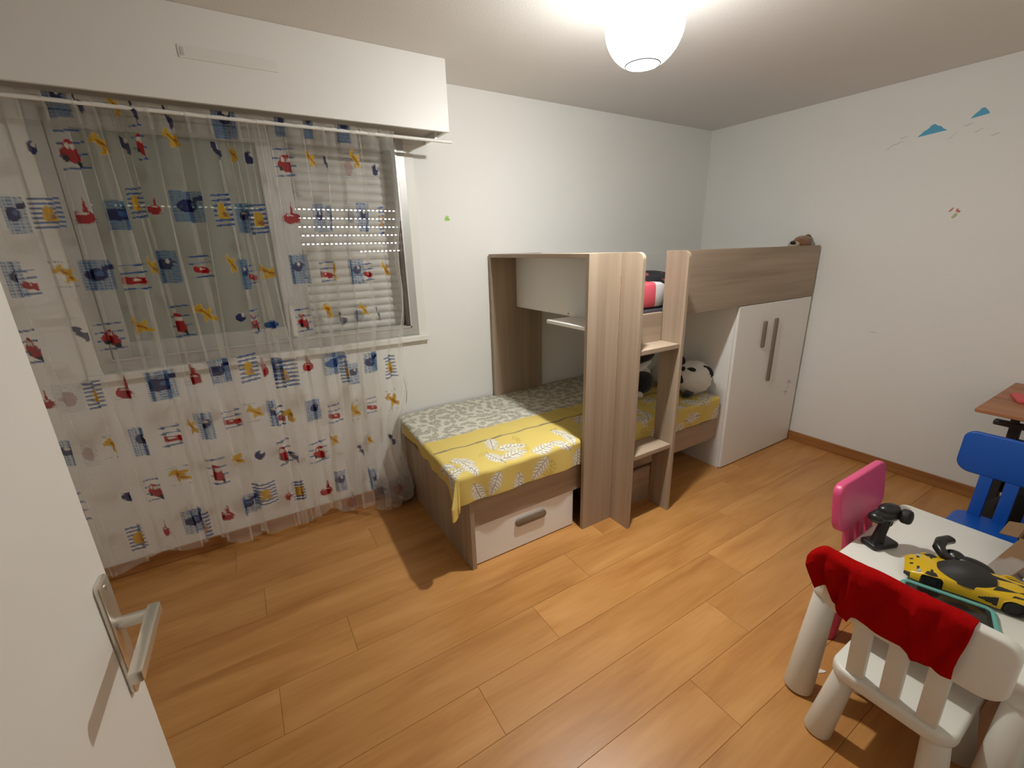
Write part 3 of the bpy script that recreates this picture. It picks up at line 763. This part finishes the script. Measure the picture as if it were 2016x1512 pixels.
o = sticker('stem_sticker', [(-1.694, 1.692), (-1.704, 1.712), (-1.716, 1.714), (-1.718, 1.700), (-1.708, 1.686), (-1.696, 1.684)][::-1], srgb(182, 180, 138), 'faint green stem sticker scrap on the right wall', 'right')
sx, sz = -2.527, 1.765
pts = []
for k in range(9):
    a = pi*k/8; r = .024 if k % 2 == 0 else .011
    pts.append((sx+r*math.cos(a)*.8, sz+r*math.sin(a)))
pts += [(sx-.014, sz-.012), (sx+.014, sz-.012)]
sticker('leaf_sticker', pts, srgb(150, 198, 84), 'small green grass tuft sticker beside the window', 'window')
b = MB()
for (y0, z0, y1, z1) in ((-1.288, 2.118, -1.335, 2.150), (-1.322, 2.144, -1.378, 2.160), (-1.352, 2.176, -1.398, 2.184), (-1.590, 2.122, -1.626, 2.164), (-1.643, 2.182, -1.688, 2.194), (-1.695, 2.140, -1.737, 2.158), (-1.765, 2.112, -1.812, 2.119), (-1.415, .96, -1.455, .955)):
    n_ = 5; up = []; lo = []
    for k in range(n_+1):
        t_ = k/n_; y, z = y0+(y1-y0)*t_, z0+(z1-z0)*t_+.003*math.sin(k*2.1); hw = .0014*math.sin(pi*min(max(t_, .08), .92))
        up.append((-y, z+hw)); lo.append((-y, z-hw))
    b.prism(lo+up[::-1], (0, 0, 0), (0, -1, 0), (0, 0, 1), -.0005 if Vector((0, -1, 0)).cross(Vector((0, 0, 1))).x > 0 else .0005)
q = b.build('scratch_mark', plain('scratch', (.42, .39, .34, 1), .8)); q.parent = wall_right

# ================================================================== plush toys on the lower bunk
FURW = plain('white_fur', (.80, .78, .70, 1), 1.0, bump=1.0, bscale=160, sheen=.5, var=.15, vscale=50)
FURB = plain('black_fur', (.010, .009, .009, 1), 1.0, bump=1.0, bscale=160, sheen=.3)
FURBR = plain('brown_fur', (.26, .10, .022, 1), 1.0, bump=1.0, bscale=200, sheen=.4, var=.3, vscale=50)
def plush_at(c, to, R):
    """basis on a head: facing camera-side direction `to`"""
    f_ = Vector(to).normalized(); r_ = f_.cross(Vector((0, 0, 1))).normalized()*-1; u_ = r_.cross(f_)*-1
    return f_, r_, (u_ if u_.z > 0 else -u_)
pc = Vector((-1.088, -.822, .676))
pd = thing('panda_plush', 'white panda plush with black ears lying at the head of the lower bunk', 'soft toy', (-1.07, -.80, .56))
b = MB().ball(pc, (.134, .122, .118), fuzz=.05, sub=4).ball(pc+Vector((-.03, .19, -.018)), (.11, .13, .09), fuzz=.035, sub=4)
b.build('body', FURW, pd, True, None)
F_, R_, U_ = plush_at(pc, (-.79, -.55, .27), .12)
def on_head(r, u, rad=.120):
    f2 = max(rad*rad-r*r-u*u, 0)**.5
    return pc+R_*r+U_*u+F_*f2
from mathutils import Quaternion
def flatrot(p):
    return (Vector(p)-pc).normalized().to_track_quat('Z', 'Y')
for r, u, rad in ((-.068, .050, (.028, .022, .012)), (-.012, .050, (.031, .018, .012))):
    p_ = on_head(r, u); MB().ball(p_, rad, flatrot(p_), .05, 3).build('eye_patch', FURB, pd, True, None)
p_ = on_head(-.070, -.022); MB().ball(p_, (.032, .031, .020), flatrot(p_), .05, 3).build('nose', FURB, pd, True, None)
for r, u, rz in ((.085, .045, .8), (-.095, .095, -.5)):
    p_ = pc+R_*r+U_*u+F_*.03
    MB().ball(p_, (.020, .044, .052), Matrix.Rotation(rz, 3, F_), .05, 3).build('ear', FURB, pd, True, None)
MB().ball(pc+Vector((-.10, -.045, -.092)), (.06, .035, .022), Matrix.Rotation(.3, 3, 'Z'), .04, 3).build('paw', FURB, pd, True, None)

sp = thing('plush_toy', 'black and white plush lying behind the ladder on the lower bunk', 'soft toy', (-1.40, -.60, .56))
b = MB().ball((-1.345, -.53, .66), (.108, .11, .10), None, .045, 4).ball((-1.40, -.62, .765), (.10, .045, .022), Matrix.Rotation(-.35, 3, 'Y'), .03, 3)
b.build('body', FURW, sp, True, None)
MB().ball((-1.405, -.655, .655), (.082, .06, .078), None, .05, 4).build('leg', FURB, sp, True, None)
MB().ball((-1.36, -.60, .825), (.10, .06, .038), Matrix.Rotation(-.2, 3, 'Y'), .05, 3).build('ear', FURB, sp, True, None)
MB().ball((-1.49, -.70, .590), (.03, .03, .024), None, .05, 3).build('foot', FURW, sp, True, None)

# brown toy lying on the top bunk behind the rail
td = thing('brown_plush', 'brown plush dog with pale muzzle peeping over the upper rail', 'soft toy', (-.15, -.93, 1.24))
b = MB().ball((-.138, -.935, 1.560), (.098, .055, .052), Matrix.Rotation(-.22, 3, 'Y'), .06, 4)
b.ball((-.15, -.90, 1.40), (.11, .07, .16), None, .05, 3)
b.build('body', FURBR, td, True, None)
MB().ball((-.058, -.935, 1.600), (.014, .026, .024), None, .05, 3).build('ear', FURBR, td, True, None)
MB().ball((-.242, -.938, 1.552), (.042, .036, .026), None, .03, 3).build('muzzle', plain('beige_fur', (.50, .40, .28, 1), 1, bump=.8, bscale=200, sheen=.4), td, True, None)
MB().ball((-.276, -.948, 1.566), (.018, .020, .013), Matrix.Rotation(.5, 3, 'Y')).build('nose', plain('nose_dark', (.03, .018, .016, 1), .4), td, True, None)

# bedding on the upper bunk, seen through the ladder opening
um = thing('upper_mattress', 'mattress on the upper bunk in a dark sheet', 'mattress', (-1.0, -.5, 1.197))
MB().box(-2.02, -.06, -.985, -.05, 1.197, 1.235, .015).build('mattress_core', plain('dark_sheet', (.06, .055, .065, 1), .9), um, True)
def crumple(name, x0, x1, y, z0, z1, th, mat, label, cat, seed, colors=None):
    rnd = random.Random(seed)
    b = lumpy(name, ((x0+x1)/2, y, (z0+z1)/2), ((x1-x0)/2, th/2, (z1-z0)/2), mat, seed, .10, 5)
    tag(b, label, cat); return b
def blanket_mat():
    m, nt, p = nodes_of('dark_blanket'); p.inputs['Roughness'].default_value = .85
    g = N(nt, 'ShaderNodeNewGeometry'); n_ = N(nt, 'ShaderNodeTexNoise'); n_.inputs['Scale'].default_value = 9
    nt.links.new(g.outputs['Position'], n_.inputs['Vector']); r = N(nt, 'ShaderNodeValToRGB'); e = r.color_ramp.elements
    e[0].position = .56; e[0].color = (.022, .022, .026, 1); e[1].position = .60; e[1].color = (.42, .10, .11, 1)
    k_ = e.new(.66); k_.color = (.42, .10, .11, 1); k2 = e.new(.70); k2.color = (.05, .05, .055, 1)
    nt.links.new(n_.outputs['Fac'], r.inputs[0]); nt.links.new(r.outputs[0], p.inputs['Base Color']); return m
crumple('blanket', -1.62, -.86, -.50, 1.236, 1.415, .34, blanket_mat(), 'dark blanket with red print bundled on the upper bunk', 'blanket', 3)
def pillow_mat():
    m, nt, p = nodes_of('pink_white_cloth'); p.inputs['Roughness'].default_value = .85
    g = N(nt, 'ShaderNodeNewGeometry'); sp_ = N(nt, 'ShaderNodeSeparateXYZ'); nt.links.new(g.outputs['Position'], sp_.inputs[0])
    ad = N(nt, 'ShaderNodeMath', operation='MULTIPLY_ADD'); ad.inputs[1].default_value = -.7; nt.links.new(sp_.outputs[1], ad.inputs[0]); nt.links.new(sp_.outputs[0], ad.inputs[2])
    r = N(nt, 'ShaderNodeValToRGB'); r.color_ramp.interpolation = 'CONSTANT'
    mr = N(nt, 'ShaderNodeMapRange'); mr.inputs[1].default_value = -1.3; mr.inputs[2].default_value = -.8
    nt.links.new(ad.outputs[0], mr.inputs[0]); nt.links.new(mr.outputs[0], r.inputs[0])
    e = r.color_ramp.elements; e[0].color = (.62, .085, .12, 1); e[1].position = .52; e[1].color = (.62, .60, .60, 1)
    nt.links.new(r.outputs[0], p.inputs['Base Color']); return m
PILL = pillow_mat()
cu2 = MB().box(-1.965, -1.632, -.992, -.862, 1.236, 1.375, .032).build('cushion', PILL, None, True)
tag(cu2, 'pink and white cushion on the upper bunk behind the ladder', 'cushion')

# ================================================================== children's table and chairs
TX, TY = -1.805, -2.425
tb = thing('kids_table', 'low white plastic children table with thick round legs', 'table', (TX, TY, 0), 0, True)
b = MB().prism(rrect(.77, .55, .035, 6), (0, 0, .445), (1, 0, 0), (0, 1, 0), .035, .008, 3)
b.build('tabletop', PLAST, tb, True)
for sx in (-1, 1):
    for sy in (-1, 1):
        b = MB().cone((sx*.338, sy*.232, .452), .040, (sx*.345, sy*.235, .395), .041, 32, .004)
        b.cone((sx*.342, sy*.234, .41), .036, (sx*.405, sy*.238, 0), .046, 32, .006)
        b.build('leg', PLAST, tb, True)
def kid_chair(name, mat, label, loc, rz, mats=None):
    """front faces +Y, back at -Y"""
    r = thing(name, label, 'chair', loc, rz, True, group="children's chairs around the low table")
    s = MB().prism(rrect(.300, .320, .055, 6), (0, 0, .255), (1, 0, 0), (0, 1, 0), .045, .012, 3)
    s.build('seat', mat, r, True)
    for sx in (-1, 1):
        for sy in (-1, 1):
            MB().cone((sx*.110, sy*.118, .262), .031, (sx*.140, sy*.142, 0), .039, 28, .005).build('leg', mat, r, True)
    tilt = .13
    ay = Vector((0, -math.sin(tilt), math.cos(tilt)))
    o0 = Vector((0, -.118, .27))
    for x in (-.085, 0, .085):
        MB().prism([(x-.0225, 0), (x+.0225, 0), (x+.0225, .245), (x-.0225, .245)], o0, (1, 0, 0), tuple(ay), .026, .004).build('slat', mat, r, True)
    MB().prism(rrect(.400, .200, (.055, .040, .040, .055), 8, 0, .328), o0+Vector((0, .003, 0)), (1, 0, 0), tuple(ay), .032, .008, 3).build('backrest', mat, r, True)
    return r
wc = kid_chair('kids_chair', PLAST, 'white plastic children chair with a red cloth over its back', (-2.172, -2.440, 0), -pi/2)
kid_chair('kids_chair', PINKP, 'pink plastic children chair pushed under the table', (-1.730, -2.265, 0), pi)
kid_chair('kids_chair', BLUEP, 'blue plastic children chair facing the table', (-1.030, -2.372, 0), pi/2)

# red cloth over the back of the white chair
def red_cloth():
    st = .004
    u = np.arange(0, .362, st); v = np.arange(-.20, .245, st)
    U, V = np.meshgrid(u, v, indexing='ij')
    # hem lengths outside (towards the room) and inside
    ho = np.interp(U, [0, .03, .06, .10, .125, .13, .18, .25, .33, .375], [.115, .122, .168, .198, .208, .182, .184, .192, .200, .200])
    V = np.where(V > 0, V*ho/.245, V*.55)
    # chair back plane: top edge at z .67, leaning
    top = np.array([-2.364, .672]); thick = .022
    ln = np.abs(V)
    r = .018
    a = np.clip(ln/r, 0, pi/2)
    off = r*np.sin(a); dn = r*(1-np.cos(a))+np.clip(ln-r*pi/2, 0, None)
    sgn = np.where(V > 0, -1, 1)
    Xc = -2.360
    tl = math.sin(.13)
    ZT_ = .700-.0*U
    # the left end slumps over the rounded corner of the backrest
    slump = .030*np.clip((.04-U)/.04, 0, 1)**2
    X = Xc+sgn*(off+.003)+dn*tl
    w_ = np.clip(ln/.05, 0, 1)
    X += sgn*w_*(.011*np.abs(np.sin(U*44+ln*14+np.sin(U*17)))+.006*np.sin(U*27+2-ln*26)**2+.003)
    X += sgn*w_*(.010*np.exp(-((U-.115-.05*ln)/.010)**2)+.012*np.exp(-((U-.255-.10*ln)/.008)**2)-.006*np.exp(-((U-.185+.12*ln)/.02)**2))
    Zc = ZT_-dn-slump+.003*np.sin(U*45)*(1-w_)
    Y = -2.198-U+.010*np.sin(ln*30)*w_*np.clip(1-U/.1, 0, 1)-.05*np.clip((ln-.02)/.15, 0, 1)*np.clip(1-U/.10, 0, 1)*-1*(-1)+.012*np.clip(ln/.15, 0, 1)*np.clip((U-.3)/.07, 0, 1)
    return np.stack([X, Y, Zc], -1)
P = red_cloth()
rc = grid_mesh('red_cloth', P, REDC)
sm = rc.modifiers.new('thickness', 'SOLIDIFY'); sm.thickness = .004; sm.offset = 1
tag(rc, 'crumpled red towel hung over the back of the white chair', 'cloth')

# tablet with a turquoise bumper
TA = math.atan2(.05, .16)
def rot_xy(o, a): return Matrix.Translation(o) @ Matrix.Rotation(a, 4, 'Z')
ta = thing('tablet', 'dark tablet in a turquoise bumper on the white table', 'tablet', (-2.034, -2.457, .480), TA, True)
b = MB().prism(rrect(.124, .196, .012, 4), (0, 0, .001), (1, 0, 0), (0, 1, 0), .010, .001); b.build('tablet_body', BLACKP, ta, True)
MB().prism(rrect(.106, .172, .003, 3), (0, 0, .011), (1, 0, 0), (0, 1, 0), .0006).build('screen', plain('dark_screen', (.016, .010, .008, 1), .12), ta)
out = rrect(.136, .208, .020, 6)
MB().tube([(x, y, .0078) for x, y in out], .0078, 10, True).build('bumper', plain('turquoise_rubber', (.12, .36, .30, 1), .55), ta, True)

# ---- yellow toy car
CARY = plain('car_yellow', (.62, .39, .008, 1), .30)
CARB = plain('car_black', (.018, .016, .013, 1), .62)
car = thing('toy_car', 'yellow and black remote control sports car on the table', 'toy car', (-1.872, -2.470, .480), TA, True)
CL_ = .325
def hw(s): return np.interp(s, [0, .04, .12, .25, .45, .62, .8, .93, 1], [.050, .063, .070, .071, .067, .070, .074, .072, .066])
def ht(s): return np.interp(s, [0, .05, .15, .27, .40, .52, .66, .80, .92, 1], [.031, .040, .052, .056, .058, .060, .060, .062, .060, .052])
def body_pt(s, t):
    y = .165-s*CL_; w_ = hw(s); h_ = ht(s)
    a = np.abs(t)
    x = np.sign(t)*w_*np.where(a < .7, a/.7*.80, .80+.20*np.sin((a-.7)/.3*pi/2))
    z = np.where(a < .7, h_-.006*(a/.7)**2, h_-.006-(h_-.020)*(1-np.cos((a-.7)/.3*pi/2))**.9)
    return x, y, z
ns, ntt = 190, 121
S, T = np.meshgrid(np.linspace(0, 1, ns), np.linspace(-1, 1, ntt), indexing='ij')
X, Y, Z = body_pt(S, T)
P = np.stack([X, Y, Z], -1)
# wheel arches: lift the lower skirt round each wheel
WR = .0265
for s_w in (.205, .775):
    yw = .165-s_w*CL_
    d = np.sqrt((P[..., 1]-yw)**2+(P[..., 2]-.0265)**2)
    m_ = (np.abs(T) > .80) & (d < WR+.003) & (P[..., 2] < .062)
    P[..., 2] = np.where(m_, np.maximum(P[..., 2], np.minimum(.0265+np.sqrt(np.clip((WR+.003)**2-(P[..., 1]-yw)**2, 0, None)), ht(S)-.006)), P[..., 2])
nb = MB()
me = bpy.data.meshes.new('car_body'); idx = np.arange(ns*ntt).reshape(ns, ntt)
q = np.stack([idx[:-1, :-1], idx[1:, :-1], idx[1:, 1:], idx[:-1, 1:]], -1).reshape(-1, 4)
me.from_pydata(P.reshape(-1, 3).tolist(), [], q.tolist()); me.update()
fs_, ft_ = (S[:-1, :-1]+S[1:, 1:]).ravel()/2, (T[:-1, :-1]+T[1:, 1:]).ravel()/2
def tri(s0, t0, s1, t1, s2, t2):
    d = lambda ax, ay, bx, by: (fs_-bx)*(ay-by)-(ax-bx)*(ft_-by)
    a, b_, c_ = d(s0, t0, s1, t1), d(s1, t1, s2, t2), d(s2, t2, s0, t0)
    return ~(((a < 0) | (b_ < 0) | (c_ < 0)) & ((a > 0) | (b_ > 0) | (c_ > 0)))
blk = np.zeros(len(fs_), bool)
for sg in (1, -1):
    blk |= tri(.62, .58*sg, .80, .30*sg, .66, .22*sg) | tri(.74, .66*sg, .95, .50*sg, .76, .52*sg) | tri(.78, .30*sg, .97, .34*sg, .86, .12*sg)
    blk |= (np.abs(fs_-.10) < .012) & (np.abs(ft_-.45*sg) < .12)
    blk |= (np.abs(fs_-.05) < .012) & (np.abs(ft_-.2*sg) < .07)
    blk |= (np.abs(fs_-.20) < .010) & (np.abs(ft_-.52*sg) < .10)
    blk |= tri(.52, .92*sg, .66, .80*sg, .66, .97*sg)
blk |= (fs_ < .05) & (np.abs(ft_) > .80)
me.polygons.foreach_set('material_index', blk.astype(np.int32))
finish('car_body', me, [CARY, CARB], car, True, 40)
MB().box(-.060, .060, -.150, .150, .010, .024, .004).build('chassis', CARB, car)
# black canopy
cs, ct = 30, 21
S2, T2 = np.meshgrid(np.linspace(0, 1, cs), np.linspace(-1, 1, ct), indexing='ij')
wc_ = .064*np.sin(pi*np.clip(.10+.80*S2, 0, 1))**.6
yc = .165-(.235+.42*S2)*CL_
hc = .049+.042*np.sin(pi*np.clip(S2*.86+.02, 0, 1))**.75
Pc = np.stack([wc_*T2, yc, hc-(hc-.046)*np.abs(T2)**2.6], -1)
grid_mesh('canopy', Pc, CARB, car)
sp = MB().box(-.062, .062, -.158, -.140, .074, .079, .002).box(-.045, -.038, -.150, -.143, .052, .075).box(.038, .045, -.150, -.143, .052, .075)
sp.build('spoiler', CARB, car)
for s_w in (.205, .775):
    for sx in (-1, 1):
        yw = .165-s_w*CL_
        w_ = MB().lathe([(.010, -.012), (.022, -.012), (.026, -.008), (.026, .008), (.022, .012), (.018, .0115), (.016, .008), (.006, .009), (0, .009)], (sx*.056, yw, .026), (sx, 0, 0), 30)
        w_.build('wheel', RUBBER, car, True)
for sx in (-1, 1): MB().ball((sx*.046, .128, .0415), (.012, .007, .004), Matrix.Rotation(sx*.5, 3, 'Z')).build('headlight', plain('lamp_grey', (.4, .4, .38, 1), .2), car, True)

# ---- pistol grip transmitter standing on its base
tx = thing('rc_transmitter', 'black pistol grip transmitter standing upright on the table', 'remote control', (-1.838, -2.214, .480), -.38, True)
b = MB().prism(rrect(.108, .064, .012, 5), (0, 0, 0), (1, 0, 0), (0, 1, 0), .020, .006, 3)
b.build('base', BLACKP, tx, True)
g = bmesh.new()
secs = [(-.012, 0, .018, .022, .021), (-.004, .002, .05, .018, .018), (.006, .003, .085, .017, .017), (.014, .004, .112, .020, .018)]
rings = []
for cx, cy, z, rx, ry in secs: rings.append([g.verts.new((cx+rx*math.cos(2*pi*k/20), cy+ry*math.sin(2*pi*k/20), z)) for k in range(20)])
for A, B in zip(rings, rings[1:]):
    for k in range(20): g.faces.new((A[k], A[(k+1) % 20], B[(k+1) % 20], B[k]))
me = bpy.data.meshes.new('grip'); g.to_mesh(me); g.free(); finish('grip', me, BLACKP, tx, True, None)
b = MB().ball((.006, .004, .126), (.062, .028, .024), Matrix.Rotation(.10, 3, 'Y'), 0, 3).ball((.012, .004, .148), (.042, .026, .022), None, 0, 3).ball((-.044, 0, .124), (.022, .026, .020), None, 0, 3)
b.build('head', BLACKP, tx, True, None)
MB().lathe([(0, -.016), (.016, -.016), (.024, -.013), (.027, -.008), (.027, .008), (.024, .013), (.016, .016), (0, .016)], (.062, -.022, .126), (.3, -1, .15), 30).build('steering_wheel', RUBBER, tx, True)
MB().tube([(.030, .004, .108), (.040, .003, .092), (.036, .002, .078), (.024, .002, .074)], .004, 8).build('trigger', BLACKP, tx, True)

# ---- second black handset lying beside the car
t2 = thing('rc_handset', 'black handset lying on its side behind the yellow car', 'remote control', (-1.755, -2.410, .480), -.2, True)
b = MB().ball((0, -.035, .026), (.030, .055, .026), Matrix.Rotation(.25, 3, 'Z'), 0, 3).ball((-.008, .010, .034), (.026, .030, .022), None, 0, 3)
b.build('body', BLACKP, t2, True, None)
MB().tube([(-.052, -.005, .040), (-.062, .018, .052), (-.050, .040, .064), (-.015, .052, .070), (.030, .052, .064), (.045, .048, .058)], [.013, .016, .017, .017, .016, .012], 12).build('handle_loop', BLACKP, t2, True)
MB().tube([(-.052, -.005, .040), (-.036, -.020, .034), (-.020, -.022, .030)], .010, 10).build('trigger_guard', BLACKP, t2, True)
MB().tube([(-.036, .020, .048), (-.028, .004, .044)], .0035, 8).build('trigger', plain('grey_trigger', (.45, .44, .40, 1), .4), t2, True)

# ---- open cardboard carton with packing, at the table's end
CARD = plain('cardboard', (.24, .135, .062, 1), .85, bump=.2, bscale=300, var=.15, vscale=30)
cbx = thing('cardboard_box', 'open brown cardboard box with packing at the table end', 'box', (-1.50, -2.62, .481))
BX0, BX1, BY0, BY1, BZ1 = -1.56, -1.425, -2.70, -2.50, .570
def sheet(name, pts, mat, th=.003):
    p = [Vector(q) for q in pts]; n_ = (p[1]-p[0]).cross(p[3]-p[0]).normalized()*th
    if n_.z < 0: n_ = -n_
    t = bmesh.new(); vs = [t.verts.new(q) for q in p]+[t.verts.new(q+n_) for q in p]
    t.faces.new(vs[:4]); t.faces.new(vs[4:][::-1])
    for k in range(4): t.faces.new((vs[k], vs[(k+1) % 4], vs[4+(k+1) % 4], vs[4+k]))
    bmesh.ops.recalc_face_normals(t, faces=list(t.faces))
    me = bpy.data.meshes.new(name); t.to_mesh(me); t.free(); return finish(name, me, mat, cbx)
b = MB().box(BX0, BX1, BY0, BY1, .481, .484).box(BX0, BX0+.003, BY0, BY1, .484, BZ1).box(BX1-.003, BX1, BY0, BY1, .484, BZ1).box(BX0, BX1, BY0, BY0+.003, .484, BZ1).box(BX0, BX1, BY1-.003, BY1, .484, BZ1)
b.build('carton', CARD, cbx)
sheet('flap', [(-1.742, -2.462, .483), (-1.738, -2.520, .483), (BX0, -2.575, BZ1), (BX0, -2.505, BZ1)], CARD)
sheet('flap', [(BX0-.010, -2.590, BZ1), (BX0-.045, -2.600, .50), (BX0-.045, -2.695, .50), (BX0-.010, -2.695, BZ1)], CARD)
sheet('flap', [(BX0, BY1, BZ1), (BX1, BY1, BZ1), (BX1, BY1+.045, BZ1-.012), (BX0+.01, BY1+.045, BZ1-.012)], CARD)
tpm, nt, p = nodes_of('packing_tape'); p.inputs['Base Color'].default_value = (.55, .50, .44, 1); p.inputs['Roughness'].default_value = .15
tr = N(nt, 'ShaderNodeBsdfTransparent'); mx = N(nt, 'ShaderNodeMixShader'); mx.inputs[0].default_value = .35
nt.links.new(tr.outputs[0], mx.inputs[1]); nt.links.new(p.outputs[0], mx.inputs[2]); nt.links.new(mx.outputs[0], nt.nodes['Material Output'].inputs[0])
sheet('tape', [(-1.730, -2.464, .4932), (-1.727, -2.520, .4932), (-1.640, -2.549, .5340), (-1.640, -2.487, .5340)], tpm, .0004)
pk_ = lumpy('packing_paper', (-1.668, -2.605, .505), (.050, .062, .024), plain('packing_white', (.62, .60, .55, 1), .5, bump=.6, bscale=120), 21, .25, 4)
tag(pk_, 'crumpled white packing paper beside the cardboard box', 'packing paper')

# ================================================================== desk by the right wall
dk = thing('desk', 'brown topped desk on a dark metal frame by the right wall', 'desk', (-.37, -2.43, 0))
MB().box(-.735, -.125, -2.745, -2.158, .752, .772, .004).build('desktop', DESKW, dk)
MB().box(-.121, -.02, -2.745, -2.158, .752, .772, .004).build('rear_shelf', DESKW, dk)
for y in (-2.262, -2.66):
    b = MB().box(-.475, -.435, y-.015, y+.015, .66, .752, .003).box(-.66, -.06, y-.02, y+.02, .0, .035, .004).box(-.42, -.36, y-.02, y+.02, .035, .64, .004)
    b.build('leg', DARKM, dk)
MB().box(-.478, -.438, -2.700, -2.190, .635, .662, .006).build('cross_bar', DARKM, dk)
MB().box(-.40, -.38, -2.64, -2.282, .25, .56, .004).build('modesty_panel', DARKM, dk)
nbk = MB().prism(rrect(.16, .10, .012, 4), (0, 0, 0), (1, 0, 0), (0, 1, 0), .016, .004, 2)
bmesh.ops.transform(nbk.bm, matrix=Matrix.Translation((-.40, -2.272, .773)) @ Matrix.Rotation(.35, 4, 'Z'), verts=list(nbk.bm.verts))
pc_ = nbk.build('pencil_case', plain('coral_cloth', (.68, .10, .10, 1), .7), None, True)
tag(pc_, 'coral pink pencil case lying on the brown desk', 'pencil case')
# added bag-shaped stand-in under the desk, darkens the gaps in the blue chair
sb = thing('dark_stand_in', 'added black bag shape darkening the gaps of the blue chair', 'bag', (-.575, -2.42, 0))
lumpy('stand_in_body', (-.575, -2.43, .19), (.085, .19, .19), plain('stand_in_black', (.006, .006, .007, 1), .7), 31, .07, 4, sb)
MB().tube([(-.575, -2.49, .36), (-.575, -2.47, .41), (-.575, -2.41, .41), (-.575, -2.39, .36)], .008, 8).build('stand_in_loop', MATS['stand_in_black'], sb, True)

# scrap of paper on the floor
t = bmesh.new(); pts = [(-2.106, -2.184, .0006), (-2.090, -2.180, .002), (-2.070, -2.194, .0012), (-2.058, -2.216, .0006), (-2.074, -2.214, .002), (-2.096, -2.200, .0006)]
r_ = bmesh.ops.extrude_face_region(t, geom=[t.faces.new([t.verts.new(p_) for p_ in pts])]); bmesh.ops.translate(t, vec=(0, 0, .0006), verts=[v for v in r_['geom'] if isinstance(v, bmesh.types.BMVert)])
me = bpy.data.meshes.new('paper_scrap'); t.to_mesh(me); t.free()
tag(finish('paper_scrap', me, plain('paper', (.7, .66, .58, 1), .9)), 'tiny torn scrap of paper on the floor by the table leg', 'paper')
